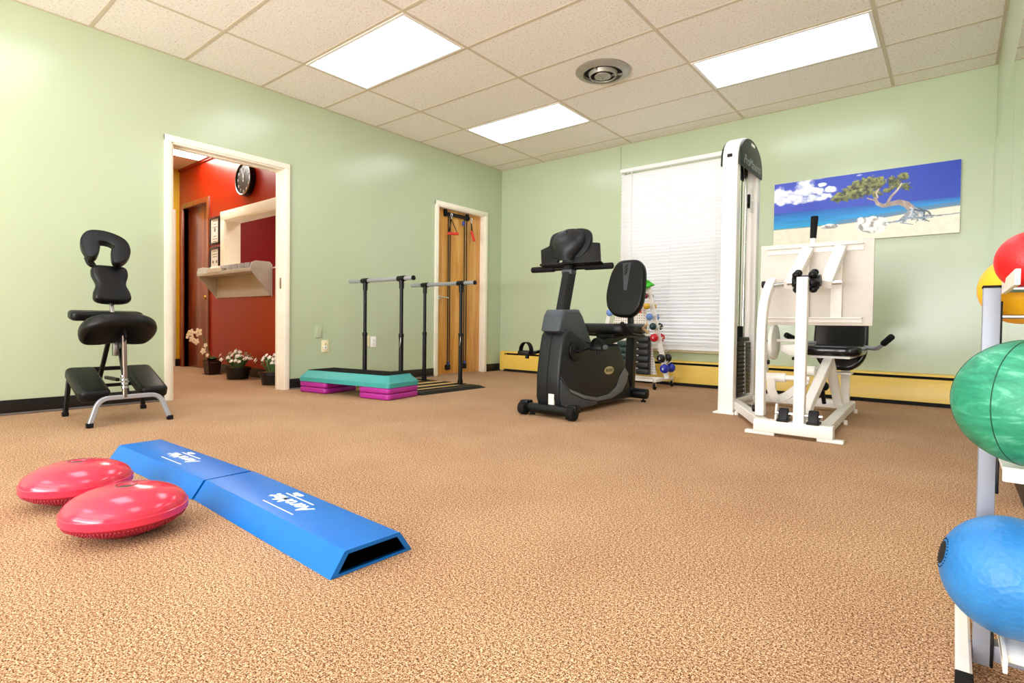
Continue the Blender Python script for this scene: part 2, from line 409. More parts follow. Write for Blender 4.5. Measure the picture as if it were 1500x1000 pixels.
so = struct('trim_5', o, M['steel'])                                     # latch strike plate in the doorway jamb
# closed oak door
d2 = struct('door_2', B().box((-.10, D2[0]+.0125, .008), (-.06, D2[1]-.0125, D2[2]-.014), .002), M['doorwood'])
b = B(); b.cyl((-.06, -1.085, .945), (-.052, -1.085, .945), .028, n=24).cyl((-.056, -1.085, .945), (-.012, -1.085, .945), .010).tube([(-.016, -1.09, .945), (-.014, -1.04, .944), (-.016, -.965, .94)], .0095, rf=.02)
obj('door_handle', b, M['chrome'], d2, 'chrome lever handle')
# ---- window and blind
w = struct('window_1', B().box((1.83, .085, .40), (2.99, .089, 2.36)), M['glass'])
b = B()
for lo, hi in (((1.83, .06, .40), (1.88, .115, 2.36)), ((2.94, .06, .40), (2.99, .115, 2.36)), ((1.88, .06, 2.31), (2.94, .115, 2.36)), ((1.88, .06, .40), (2.94, .115, .45)), ((1.88, .07, 1.36), (2.94, .105, 1.40))): b.box(lo, hi, .004)
obj('window_frame', b, M['trimw'], w)
struct('trim_6', B().box((1.79, -.035, .352), (3.03, .01, .375), .004), mat('tan_window_sill', 'C6B98E', .45))
bl = thing('window_blind', 'white horizontal slat blind covering the whole window behind the white cable machine', 'blind', (2.4, -.03, 2.39))
obj('headrail', B().box((1.805, -.05, 2.36), (3.005, -.006, 2.40), .004), M['outletw'], bl)
b = B(); zs = np.arange(.416, 2.35, .0372)
for i, z in enumerate(zs):
    a = rad(60); hw = .0205
    rows = []
    for x in (1.815, 2.41, 2.995):
        row = []
        for t in (-1, -.5, 0, .5, 1):
            bow = .003*(1-t*t)
            row.append((x, -.028-hw*t*math.cos(a)*1-bow*math.sin(a), z+hw*t*math.sin(a)-bow*math.cos(a)))
        rows.append(row)
    b.strip(rows)
obj('slats', b, M['slat'], bl)
obj('bottom_rail', B().box((1.812, -.042, .376), (2.998, -.014, .398), .004), M['outletw'], bl)
for x in (1.90, 2.41, 2.90): obj('ladder_cord', B().cyl((x, -.0425, .40), (x, -.0425, 2.365), .0013, n=6), M['outletw'], bl)
obj('tilt_wand', B().cyl((1.95, -.06, 1.25), (1.95, -.052, 2.36), .004, n=8), M['outletw'], bl)
obj('pull_cord', B().tube([(1.86, -.056, 2.37), (1.862, -.058, 1.9), (1.86, -.058, 1.0)], .002, 6), M['outletw'], bl)
single('cable', B().tube([(1.785, -.006, CEIL-.02), (1.785, -.006, 2.42), (1.80, -.008, 2.385)], .004, 8), M['green'],
       'thin painted cable running down the wall from ceiling to blind', 'cable')
# ---- baseboard heater
h = thing('baseboard_heater', 'long yellow baseboard heater running along the back wall under the window', 'heater', (2.5, -.04, 0))
x0, x1 = .10, 5.0
obj('cover', B().prism([(-.07, .035), (-.07, .185), (-.052, .222), (-.048, .222), (-.062, .185), (-.062, .035)], 'X', x0, x1), M['heater'], h)
obj('top', B().prism([(-.001, .262), (-.001, .268), (-.06, .262), (-.066, .246), (-.061, .245), (-.056, .257)], 'X', x0, x1), M['heater'], h)
obj('back_panel', B().box((x0, -.006, .02), (x1, -.0005, .262)), M['dark'], h)
obj('fin_core', B().box((x0+.02, -.045, .07), (x1-.02, -.01, .19)), M['dark'], h)
for xa, xb in ((.06, .13), (4.97, 5.012)):
    obj('end_cap', B().prism([(-.001, .02), (-.074, .02), (-.076, .19), (-.066, .262), (-.03, .27), (-.001, .27)], 'X', xa, xb, .003), M['heater'], h)
obj('gap_shade', B().box((x0, -.05, .001), (x1, -.002, .033)), M['dark'], h)  # dark box fills the gap under the heater as its shade
# ---- mirror panels on the right wall
for ya, yb, lab in ((-1.85, -.006, 'tall wall mirror panel on the right wall reaching into the corner'), (-2.94, -1.853, 'tall wall mirror panel on the right wall behind the ball rack')):
    single('wall_mirror', B().box((RW-.006, ya, .12), (RW-.0005, yb, 2.052)), M['mirror'], lab, 'mirror', (RW, (ya+yb)/2, .12))
# ---- ceiling lights
LGT = [((.699, -3.282), 'square-looking bright ceiling light panel nearest the doorway wall'), ((.699, -1.453), 'bright ceiling light panel between the round vent and the corner'),
       ((3.137, -1.453), 'bright ceiling light panel above the white cable machine'), ((3.137, -3.282), 'ceiling light panel out of view above the carpet'), ((.699, -5.11), 'ceiling light panel out of view beside the doorway wall'),
       ((3.137, -5.11), 'ceiling light panel out of view above the viewer'), ((.699, -6.94), 'ceiling light panel in the rear by the doorway wall'), ((3.137, -6.94), 'ceiling light panel in the rear middle')]
proto = None
for (x, y), lab in LGT:
    if proto is None:
        t = thing('ceiling_light', lab, 'ceiling light', (x+TT, y+TT/2, CEIL), 0, 'fluorescent ceiling panels'); proto = t
        b = B()
        for lo, hi in (((.012, .012), (.034, TT-.012)), ((2*TT-.034, .012), (2*TT-.012, TT-.012)), ((.034, .012), (2*TT-.034, .034)), ((.034, TT-.034), (2*TT-.034, TT-.012))):
            b.box((x+lo[0], y+lo[1], CEIL-.007), (x+hi[0], y+hi[1], CEIL-.0005))
        obj('frame', b, M['white'], t)
        obj('diffuser', B().box((x+.034, y+.034, CEIL-.005), (x+2*TT-.034, y+TT-.034, CEIL-.0005)), M['lamp'], t)
    else:
        c = copy_tree(proto); c.location = (x+TT, y+TT/2, CEIL); c['label'] = lab
# ---- ceiling vent
vc = Vector((2.535, -1.73, CEIL))
t = thing('ceiling_vent', 'round metal ceiling air vent with concentric rings', 'vent', vc)
obj('rim', B().lathe([(.218, -.0005), (.222, -.006), (.21, -.016), (.168, -.030), (.158, -.03), (.156, -.02), (.168, -.012), (.195, -.0005)], vc, 64, closed=True), M['dia'], t)
obj('throat', B().lathe([(0, -.003), (.158, -.003), (.158, -.001), (0, -.001)], vc, 48), M['dark'], t)
obj('ring', B().lathe([(.112, -.012), (.118, -.018), (.107, -.046), (.100, -.046), (.098, -.040)], vc, 56, closed=True), M['dia'], t)
obj('cone', B().lathe([(0, -.062), (.004, -.062), (.066, -.046), (.068, -.042), (.060, -.03), (0, -.03)], vc, 48), M['dia'], t)
obj('screw', B().ball(vc+Vector((0, 0, -.062)), .006, (1, 1, .5), 10, 6), M['discdark'], t)
for a in (.6, .6+2*PI/3, .6+4*PI/3):
    d = Vector((math.cos(a), math.sin(a), 0)); obj('spoke', B().beam(vc+d*.07+Vector((0, 0, -.034)), vc+d*.155+Vector((0, 0, -.024)), .008, .012), M['dia'], t)

# ------------------------------------------------------------------ hall seen through the doorway
HY = -2.70; HX = -3.455; HC = 2.665
struct('wall_hall_red', wall_y(B(), HY, HY+.16, HX-.1, -T, HC, [(-3.30, -2.545, 0, 2.12), (-2.04, -.45, 1.2, 1.86)]), M['red'])
struct('wall_hall_yellow', B().box((HX-.1, -6.5, 0), (HX, HY, HC)), M['yellow'])
struct('wall_hall_end', B().box((HX, -6.6, 0), (-T, -6.5, HC)), M['yellow'])
struct('trim_7', B().box((HX-.1, -6.6, HC), (-T, .12, HC+.1)), M['hallceil'])
struct('trim_8', B().box((HX, HY-.02, HC-.035), (-T, HY, HC), .004), M['red'])
struct('baseboard_hall', B().box((-2.49, HY-.012, 0), (-T, HY, .10), .003).box((HX, HY-.06, 0), (HX+.012, HY, .10), .002), M['blackbase'])
struct('trim_9', B().box((HX, -3.75, 0), (HX+.012, HY-.05, 2.12), .003), M['trimw'])
struct('wall_reception', B().box((HX, -1.36, 0), (-T, -1.28, HC)).box((HX-.1, HY+.16, 0), (HX, -1.28, HC)), M['darkred'])
# brown door in red wall
d3 = struct('door_3', B().box((-3.295, HY+.05, .01), (-2.55, HY+.09, 2.115), .002), M['brownwood'])
b = B(); b.ball((-2.61, HY-.005, .92), .028, (1, .8, 1), 16, 10).cyl((-2.61, HY+.052, .92), (-2.61, HY, .92), .012).cyl((-2.61, HY+.055, .92), (-2.61, HY+.042, .92), .03)
obj('door_knob', b, mat('brass_knob', 'C9A050', .25, 1.), d3, 'round brass knob')
b = B()
b.box((-3.36, HY-.02, 0), (-3.30, HY+.1, 2.18), .003).box((-2.55, HY-.02, 0), (-2.49, HY+.1, 2.18), .003).box((-3.3, HY-.02, 2.115), (-2.55, HY+.1, 2.18), .003)
struct('trim_10', b, M['brownwood'])
# pass-through window casing
b = B(); xa, xb, za, zb = -2.04, -.45, 1.2, 1.83; ww = .11
b.box((xa-ww, HY-.022, za), (xa, HY, zb+ww), .005).box((xb, HY-.022, za), (xb+ww, HY, zb+ww), .005).box((xa-ww, HY-.0225, zb), (xb+ww, HY, zb+ww), .005)
b.box((xa-.002, HY-.01, za), (xa+.012, HY+.165, zb)).box((xb-.012, HY-.01, za), (xb+.002, HY+.165, zb)).box((xa, HY-.01, zb-.012), (xb, HY+.165, zb+.002)).box((xa, HY-.005, za-.002), (xb, HY+.165, za+.012))
struct('trim_11', b, M['trimw'])
# hall light panels; the second is unseen, added to brighten the hall
for (xa, xb, ya, yb), lab in (((-2.74, -1.52, -3.33, -2.725), 'ceiling light panel beyond the doorway above the red wall'), ((-2.6, -1.4, -5.2, -4.6), 'unseen light panel added deeper in the hall to brighten it'), ((-2.2, -.9, -2.0, -1.4), 'ceiling light panel in the room behind the red wall opening')):
    t = thing('hall_ceiling_light', lab, 'ceiling light', ((xa+xb)/2, (ya+yb)/2, HC), 0)
    b = B(); b.box((xa, ya, HC-.012), (xa+.02, yb, HC-.0005)).box((xb-.02, ya, HC-.012), (xb, yb, HC-.0005)).box((xa+.02, ya, HC-.012), (xb-.02, ya+.02, HC-.0005)).box((xa+.02, yb-.02, HC-.012), (xb-.02, yb, HC-.0005))
    obj('frame', b, M['white'], t); obj('diffuser', B().box((xa+.02, ya+.02, HC-.010), (xb-.02, yb-.02, HC-.0005)), M['lamph'], t)
# clock
cc = Vector((-1.475, HY-.002, 2.225)); RX = Matrix.Rotation(rad(90), 3, 'X')
t = thing('wall_clock', 'round black wall clock with white hands high on the red wall', 'clock', cc)
obj('case', B().lathe([(0, 0), (.182, 0), (.186, .01), (.186, .052), (.178, .062), (.166, .062), (.163, .05), (0, .05)], cc, 56, RX), M['black'], t)
obj('rim', B().lathe([(.170, .060), (.180, .060), (.182, .066), (.172, .070), (.167, .066)], cc, 56, RX, True), M['steel'], t)
obj('face', B().lathe([(0, .0505), (.163, .0505), (.163, .052), (0, .052)], cc, 56, RX), M['clockface'], t)
for n_ in range(1, 13):
    a = 2*PI*n_/12; b = B()
    text_into(b, str(n_), .040, frame_mx(cc+Vector((math.sin(a)*.135, -.0528, math.cos(a)*.135)), (1, 0, 0), (0, 0, 1)), offset=.0008)
    obj('numeral', b, M['print'], t)
for ang, L, wd in ((-14, .13, .008), (16, .10, .011)):
    d = Vector((math.sin(rad(ang)), 0, math.cos(rad(ang))))
    obj('hand', B().beam(cc+Vector((0, -.056, 0))-d*.03, cc+Vector((0, -.056, 0))+d*L, wd, .002, (0, 1, 0)), M['print'], t)
# certificates
for (z0, z1, lab) in ((1.565, 1.90, 'black framed certificate on the red wall, upper of two'), (1.225, 1.53, 'black framed certificate on the red wall, lower of two')):
    xa, xb = -2.46, -2.195; t = thing('framed_certificate', lab, 'picture frame', ((xa+xb)/2, HY, z0))
    b = B(); wd = .022
    b.box((xa, HY-.02, z0), (xa+wd, HY-.0005, z1), .002).box((xb-wd, HY-.02, z0), (xb, HY-.0005, z1), .002).box((xa+wd, HY-.02, z0), (xb-wd, HY-.0005, z0+wd), .002).box((xa+wd, HY-.02, z1-wd), (xb-wd, HY-.0005, z1), .002)
    obj('frame', b, M['frame'], t)
    obj('sheet', B().box((xa+wd, HY-.008, z0+wd), (xb-wd, HY-.001, z1-wd)), M['paper'], t)
    b = B(); xm = (xa+xb)/2
    if z0 > 1.5:
        for zf, hw in ((.86, .06), (.74, .035), (.64, .07), (.30, .045), (.20, .07), (.11, .06)): b.box((xm-hw, HY-.0086, z0+(z1-z0)*zf-.004), (xm+hw, HY-.008, z0+(z1-z0)*zf+.004))
        obj('seal', B().box((xm-.022, HY-.0088, z0+.155), (xm+.022, HY-.008, z0+.205)), M['ink'], t)
    else:
        for zf, hw in ((.84, .05), (.72, .07), (.62, .06), (.22, .06), (.15, .05)): b.box((xm-hw, HY-.0086, z0+(z1-z0)*zf-.004), (xm+hw, HY-.008, z0+(z1-z0)*zf+.004))
        for s_ in (-1, 1): obj('seal', B().box((xm+s_*.05-.02, HY-.0088, z0+.11), (xm+s_*.05+.02, HY-.008, z0+.143)), M['ink'], t)
    obj('printing', b, M['ink'], t)
# shelf
sx0, sx1, sy0 = -2.27, -.93, HY-.225
t = thing('wall_shelf', 'grey laminate counter shelf bracketed on the red wall below the opening', 'shelf', ((sx0+sx1)/2, HY, .9))
obj('shelf_top', B().box((sx0, sy0, 1.155), (sx1, HY-.0005, 1.18), .003), M['shelf'], t)
obj('back_panel', B().box((sx0+.02, HY-.02, .905), (sx1-.02, HY-.0005, 1.155), .002), M['shelf'], t)
prof = [(HY-.0005, .89), (HY-.0005, 1.235), (HY-.03, 1.265), (sy0+.05, 1.265), (sy0+.005, 1.245), (sy0-.008, 1.20), (sy0-.008, 1.165)]
for xx in (sx0, sx1): obj('bracket', B().prism(prof, 'X', xx-.011, xx+.011, .003), M['shelf'], t)
obj('front_lip', B().box((sx0+.012, sy0-.006, 1.15), (sx1-.012, sy0+.012, 1.19), .003), M['shelf'], t)
proto_p = None; n_p = 7
for i in range(n_p):
    xa = sx0+.34+i*.135
    o = B().box((xa, sy0-.009, 1.157), (xa+.10, sy0-.0062, 1.187), .001) if False else B().box((xa, sy0+.02, 1.1805), (xa+.11, sy0+.03, 1.25), .001)
    single('pamphlet', o, M['pamph'], 'grey pamphlet standing in the row along the shelf front', 'pamphlet', (xa+.055, sy0+.025, 1.1805), 'pamphlets in the row on the grey shelf')
b = B()
for i in range(7): b.box((-1.98+random.uniform(-.02, .02), HY-.24, 1.1805+i*.006), (-1.6+random.uniform(-.02, .04), HY-.04, 1.1855+i*.006), mx=None)
b.box((-1.95, HY-.22, 1.2235), (-1.7, HY-.05, 1.25), .01)
single('paper_stack', b, M['paper'], 'loose stack of white papers lying on the grey wall shelf', 'papers', (-1.8, HY-.14, 1.1805))
# plants
def blade(b, p, d, L, w, droop, n=6, lift=.0):
    d = Vector(d).normalized(); side = d.cross(Vector((0, 0, 1)));
    if side.length < 1e-3: side = Vector((1, 0, 0))
    side.normalize(); rows = []
    for i in range(n+1):
        t_ = i/n; c = Vector(p)+d*(L*t_)+Vector((0, 0, -droop*t_*t_)); ww = w*math.sin(PI*min(1, .12+t_*.88))**.7
        rows.append([c-side*ww+Vector((0, 0, .15*ww)), c, c+side*ww+Vector((0, 0, .15*ww))])
    b.strip(rows)
def flower(b, c, nrm, r, n=5):
    nrm = Vector(nrm).normalized(); x = nrm.orthogonal().normalized(); y = nrm.cross(x); a0 = random.random()*6
    for i in range(n):
        a = a0+2*PI*i/n; u = x*math.cos(a)+y*math.sin(a); mx = Matrix((u, nrm.cross(u), nrm)).transposed()
        b.ball(Vector(c)+u*r*.55, r*.55, (1, .75, .16), 10, 6, mx)
    b.ball(Vector(c)+nrm*r*.1, r*.22, (1, 1, 1), 8, 6)
# orchid
oc = Vector((-1.98, -2.88, 0)); t = thing('potted_orchid', 'potted orchid with an arching spray of ivory flowers by the brown door', 'potted plant', oc)
obj('pot', B().prism(rrect(.21, .15, .02, 4, oc.x, oc.y), 'Z', 0, .005).add((lambda: (lambda q: q)(B().lathe([(.085, .0), (.105, .15), (.112, .15), (.112, .165), (.098, .165), (.095, .13), (0, .13)], oc, 4, Matrix.Rotation(PI/4, 3, 'Z')).bm))()), M['pot'], t, ang=30)
b = B()
for a, L, dz in ((.2, .17, .04), (1.4, .14, .08), (2.7, .19, .03), (3.6, .15, .02), (5.2, .14, .06), (4.5, .12, .1)): blade(b, oc+Vector((0, 0, .15)), (math.cos(a), math.sin(a), .5+dz*4), L, .036, .05)
obj('leaves', b, M['leaf'], t)
st = spline([oc+Vector((.0, 0, .14)), oc+Vector((-.07, -.01, .27)), oc+Vector((-.16, -.02, .38)), oc+Vector((-.30, -.02, .47)), oc+Vector((-.48, -.03, .47)), oc+Vector((-.63, -.03, .43))], 6)
obj('flower_stem', B().tube(st, .005, 6), M['stem'], t)
b = B()
for c, r in (((-.60, -.03, .455), .045), ((-.47, -.05, .475), .065), ((-.42, -.06, .40), .055), ((-.26, -.05, .485), .07), ((-.27, -.07, .375), .055)): flower(b, oc+Vector(c), (.5, -.8, .1), r*.72)
for c, r in (((-.11, -.03, .335), .035), ((-.15, -.04, .265), .05), ((-.06, -.03, .22), .03), ((-.64, -.03, .42), .03)): flower(b, oc+Vector(c), (.4, -.8, .2), r*.8)
obj('blossoms', b, M['petal'], t)
obj('bark', B().lathe([(0, .135), (.09, .135), (.09, .14), (0, .15)], oc, 12), M['soil'], t)
def posy(c, lab, blades, R):
    c = Vector(c); t = thing('potted_flowers', lab, 'potted plant', c, 0, 'small white-flowered pots by the red wall')
    obj('pot', B().lathe([(.0, 0), (.105, 0), (.12, .10), (.135, .10), (.135, .13), (.12, .13), (.115, .11), (0, .11)], c, 24), M['potb'], t)
    obj('bark', B().lathe([(0, .112), (.112, .112), (.10, .125), (0, .135)], c, 16), M['soil'], t)
    b = B(); f = B()
    for i in range(blades):
        a = random.random()*2*PI; tl = random.uniform(.1, .75); L = random.uniform(.14, .24)
        blade(b, c+Vector((math.cos(a)*.05, math.sin(a)*.05, .11)), (math.cos(a)*tl, math.sin(a)*tl, 1), L, .009, .02, 4)
    for i in range(46):
        a = random.random()*2*PI; rr = math.sqrt(random.random())*R; z = .30-.35*rr+random.uniform(-.05, .03)
        flower(f, c+Vector((math.cos(a)*rr, math.sin(a)*rr, z)), (math.cos(a)*.6, math.sin(a)*.6-.4, .7), .021, 5)
    q = obj('leaves', b, M['leaf2'], t); obj('blossoms', f, M['petalw'], t)
posy((-1.25, -2.915, 0), 'small black pot of white flowers and grassy leaves, middle of the three pots', 70, .19)
posy((-.50, -2.905, 0), 'small black pot of white flowers half hidden by the doorway jamb', 50, .17)

# ------------------------------------------------------------------ wall plates
def plate(y0, y1, z0, z1, m, lab, slots):
    t = thing('wall_outlet', lab, 'outlet', (0, (y0+y1)/2, (z0+z1)/2))
    obj('plate', B().box((.0005, y0, z0), (.007, y1, z1), .002), m, t)
    b = B(); b2 = B(); ym = (y0+y1)/2; zm = (z0+z1)/2
    if slots == 'one':
        obj('socket', B().cyl((.006, ym, zm-.012), (.012, ym, zm-.012), .017), M['outletw'], t)
        obj('socket_hole', B().cyl((.012, ym, zm+.02), (.0075, ym, zm+.02), .005, n=10).cyl((.0125, ym, zm-.012), (.0118, ym, zm-.012), .006, n=10), M['ink'], t)
    elif slots:
        for s_ in (-1, 1): b.prism(rrect(.034, .028, .01, 4, ym, zm+s_*.02), 'X', .006, .009, .001)
        obj('socket', b, m, t)
        for s_ in (-1, 1): b2.box((.0088, ym-.009, zm+s_*.02-.004), (.0094, ym-.006, zm+s_*.02+.006)).box((.0088, ym+.006, zm+s_*.02-.004), (.0094, ym+.009, zm+s_*.02+.005)).cyl((.0088, ym, zm+s_*.02-.009), (.0094, ym, zm+s_*.02-.009), .003, n=8)
        obj('socket_hole', b2, M['ink'], t)
plate(-2.755, -2.68, .475, .592, M['green'], 'blank wall plate painted the wall green, left of the outlets', None)
plate(-2.683, -2.606, .335, .452, M['outlet'], 'ivory outlet with a single round socket low on the green wall', 'one')
plate(-2.20, -2.125, .38, .495, M['outlet'], 'ivory outlet beside a white one behind the parallel bars', 'two')
plate(-2.112, -2.04, .368, .482, M['outletw'], 'white outlet behind the parallel bars', 'two')

# ------------------------------------------------------------------ beach canvas
def value_noise(u, v_, sx, sy, seed):
    r = np.random.RandomState(seed); G = r.rand(64, 64); x = u*sx; y = v_*sy
    x0 = np.floor(x).astype(int); y0 = np.floor(y).astype(int); fx = x-x0; fy = y-y0; fx = fx*fx*(3-2*fx); fy = fy*fy*(3-2*fy)
    g_ = lambda a, c: G[a % 64, c % 64]
    return (g_(x0, y0)*(1-fx)+g_(x0+1, y0)*fx)*(1-fy)+(g_(x0, y0+1)*(1-fx)+g_(x0+1, y0+1)*fx)*fy
def fbm(u, v_, sx, sy, seed): return sum(value_noise(u, v_, sx*2**i, sy*2**i, seed+i)*.5**(i+1) for i in range(5))
def paint(W, H):
    u, v_ = np.meshgrid(np.linspace(0, 1, W), np.linspace(0, 1, H)); asp = 2.37
    col = np.zeros((H, W, 3)); C_ = lambda h: np.array([int(h[i:i+2], 16)/255 for i in (0, 2, 4)])
    def put(mask, c, a=1.):
        mk = np.clip(mask, 0, 1)[..., None]*a; col[:] = col*(1-mk)+np.asarray(c)*mk
    def ss(x, a, b): t = np.clip((x-a)/(b-a), 0, 1); return t*t*(3-2*t)
    sky = C_('4453C8')*(1-u[..., None])+C_('0A37AE')*u[..., None]; sky = sky*(1-.12*v_[..., None]/.5)+C_('5566CC')*.12*v_[..., None]/.5; col[:] = sky
    n1 = fbm(u*asp, v_, 7, 7, 3); n2 = fbm(u*asp, v_, 22, 22, 9)
    # clouds
    def cloud(cx, cy, rx, ry, seed, flat=.5):
        d = 1-((u-cx)/rx)**2-((v_-cy)/ry)**2; nn = fbm(u*asp, v_, 9, 11, seed)
        m_ = ss(d+(nn-.48)*2.6, .0, .75); sh_ = ss(nn-.35*(v_-cy)/ry*.5, .2, .62)[..., None]; put(m_, C_('B9C4E6')*(1-sh_)+C_('FFFFFF')*sh_)
    cloud(.02, .16, .10, .11, 21); cloud(.07, .22, .12, .10, 31); cloud(.20, .10, .075, .12, 22); cloud(.14, .19, .10, .10, 32); cloud(.23, .19, .07, .07, 33); cloud(.10, .29, .17, .065, 23); cloud(.25, .29, .12, .06, 24); cloud(.19, .34, .10, .035, 34); cloud(.345, .19, .045, .055, 25); cloud(.29, .10, .03, .03, 26); cloud(.25, .0, .06, .03, 27); cloud(.50, .03, .025, .02, 28)
    # sea
    hz = .478+.035*u; sh = .745-.115*ss(u, .35, 1.05)
    s_ = np.clip((v_-hz)/(sh-hz), 0, 1)[..., None]
    sea = np.where(s_ < .35, C_('0A5CB4')+(C_('0A86D2')-C_('0A5CB4'))*(s_/.35), C_('0A86D2')+(C_('22A6D8')-C_('0A86D2'))*((s_-.35)/.65))
    sea = sea*(.93+.14*value_noise(u, v_, 9, 60, 5)[..., None])
    put(ss(v_, hz-.004, hz+.004), sea)
    put(ss(u, .33, .42)*ss(v_, sh-.075, sh-.05), C_('6C7FA0'), .7)
    put(ss(v_, sh-.02, sh)*ss(-v_, -sh-.02, -sh), C_('8C8A80'), .8)
    sand = C_('F3EBD4')*(.95+.09*n2[..., None]); put(ss(v_, sh-.004+.01*(n2-.5), sh+.008), sand)
    # rocks
    def rock(cx, cy, rx, ry, seed):
        nn = fbm(u*asp, v_, 14, 14, seed); d = 1-((u-cx)/rx)**2-((v_-cy)/ry)**2+(nn-.48)*1.1
        put(ss(d, .02, .12), C_('EFEBE0')*(.62+.62*ss(nn-(v_-cy)*.8, .3, .62))[..., None].clip(0, 1.05))
    rock(.575, .80, .085, .125, 41); rock(.515, .72, .03, .06, 42); rock(.34, .765, .055, .04, 44)
    # trunk and branches
    def stroke(pts, w0, w1, c, sd):
        pts = np.array(pts, float)
        S = []
        for a, b_ in zip(pts, pts[1:]): S += [a+(b_-a)*t for t in np.linspace(0, 1, 24)]
        n_ = len(S); d = np.full(u.shape, 9.)
        for i, p in enumerate(S):
            w_ = w0+(w1-w0)*i/n_; d = np.minimum(d, np.hypot((u-p[0])*asp, v_-p[1])/w_)
        put(ss(-d, -1.1, -.8), np.asarray(c)*(.7+.6*fbm(u*asp, v_, 30, 12, sd))[..., None])
    tr_c = C_('A9968A')
    stroke([(.785, .72), (.775, .62), (.745, .54), (.71, .50), (.665, .515), (.63, .53), (.60, .49), (.585, .40), (.60, .28)], .055, .016, tr_c, 61)
    stroke([(.645, .52), (.67, .40), (.70, .32), (.72, .24)], .02, .010, tr_c, 62)
    stroke([(.59, .44), (.56, .41), (.545, .39)], .014, .008, tr_c, 63)
    rr_ = np.random.RandomState(5)
    for q in range(30):
        a_ = .765+.03*rr_.rand(); e_ = (a_+rr_.uniform(-.07, .085), .70+rr_.uniform(0, .12)); m2 = ((a_+e_[0])/2+rr_.uniform(-.03, .03), .68+rr_.uniform(-.03, .06))
        stroke([(a_, .60+rr_.rand()*.06), m2, e_], .014, .007, C_(['9FB0C0', '7C8EA0', 'B4B4B0', '4A5866', 'C4C8CC'][q % 5]), 100+q)
    for q, e_ in enumerate([(.66, .79), (.69, .765), (.64, .775), (.87, .735), (.88, .76)]): stroke([(.76, .74), ((.76+e_[0])/2, (.745+e_[1])/2+.012), e_], .012, .005, C_('8C9CAC'), 140+q)
    stroke([(.84, .73), (.90, .745), (1.0, .735)], .012, .007, C_('8C96A0'), 84); stroke([(.72, .80), (.78, .84)], .008, .006, C_('8C96A0'), 85)
    # foliage
    def leafs(cx, cy, rx, ry, tilt, seed, dens):
        du = (u-cx)*asp; dv = v_-cy; c_, s2 = math.cos(tilt), math.sin(tilt); a_ = du*c_-dv*s2; b_ = du*s2+dv*c_
        nn = fbm(u*asp, v_, 30, 34, seed); d = 1-(a_/(rx*asp))**2-(b_/ry)**2+(nn-.5)*1.9
        base_ = (C_('2E351C')*(1-ss(nn, .25, .7))[..., None]+C_('8E9150')*ss(nn, .25, .7)[..., None])*(1.15-.4*ss(b_, -ry, ry))[..., None]
        put(ss(d, dens, dens+.25), base_)
    leafs(.47, .27, .12, .11, .30, 91, .0); leafs(.53, .19, .095, .115, .2, 92, .0); leafs(.405, .33, .065, .06, .15, 93, .0); leafs(.595, .20, .05, .13, .0, 94, .2); leafs(.50, .31, .08, .07, .1, 99, .0); leafs(.60, .34, .04, .07, .0, 89, .4)
    leafs(.675, .18, .05, .09, .2, 95, .3); leafs(.725, .15, .035, .09, .0, 96, .3); leafs(.745, .29, .035, .07, 0, 97, .35); leafs(.655, .30, .045, .07, .3, 98, .4); leafs(.70, .26, .035, .08, .3, 88, .5)
    stroke([(.60, .40), (.59, .33), (.605, .27)], .012, .008, C_('CDB9A8'), 64); stroke([(.685, .36), (.71, .28), (.72, .23)], .009, .006, C_('E3D6C8'), 65)
    return np.clip(col, 0, 1)
cx0, cx1, cz0, cz1 = 3.44, 4.822, 1.408, 1.99
t = thing('beach_canvas', 'wide canvas print of a leaning tree on a white sand beach', 'picture', ((cx0+cx1)/2, 0, cz0))
obj('canvas_block', B().box((cx0, -.034, cz0), (cx1, -.0006, cz1), .001), mat('canvas_edge_white', 'E9E4DA', .6), t)
W_, H_ = 340, 146; img = paint(W_, H_)
xs = np.linspace(cx0+.001, cx1-.001, W_); zs_ = np.linspace(cz1-.001, cz0+.001, H_)
vts = [(x-(cx0+cx1)/2, -.0348, z-cz0) for z in zs_ for x in xs]
fcs = [(j*W_+i, (j+1)*W_+i, (j+1)*W_+i+1, j*W_+i+1) for j in range(H_-1) for i in range(W_-1)]
me = bpy.data.meshes.new('beach_print'); me.from_pydata(vts, [], fcs)
ca = me.color_attributes.new('print', 'FLOAT_COLOR', 'POINT')
L_ = np.where(img <= .04045, img/12.92, ((img+.055)/1.055)**2.4); ca.data.foreach_set('color', np.concatenate([L_, np.ones((H_, W_, 1))], 2).astype(np.float32).ravel())
k = NT('beach_print'); a = k.n('ShaderNodeVertexColor'); a.layer_name = 'print'; k.l(a.outputs['Color'], k.b.inputs['Base Color']); k.b.inputs['Roughness'].default_value = .45
v = k.coord(); nz = k.n('ShaderNodeTexNoise'); nz.inputs['Scale'].default_value = 500; k.l(v, nz.inputs['Vector']); k.bump(nz.outputs['Fac'], .05, .002)
me.materials.append(k.m); o = bpy.data.objects.new('beach_print', me); COL.objects.link(o); o.parent = t

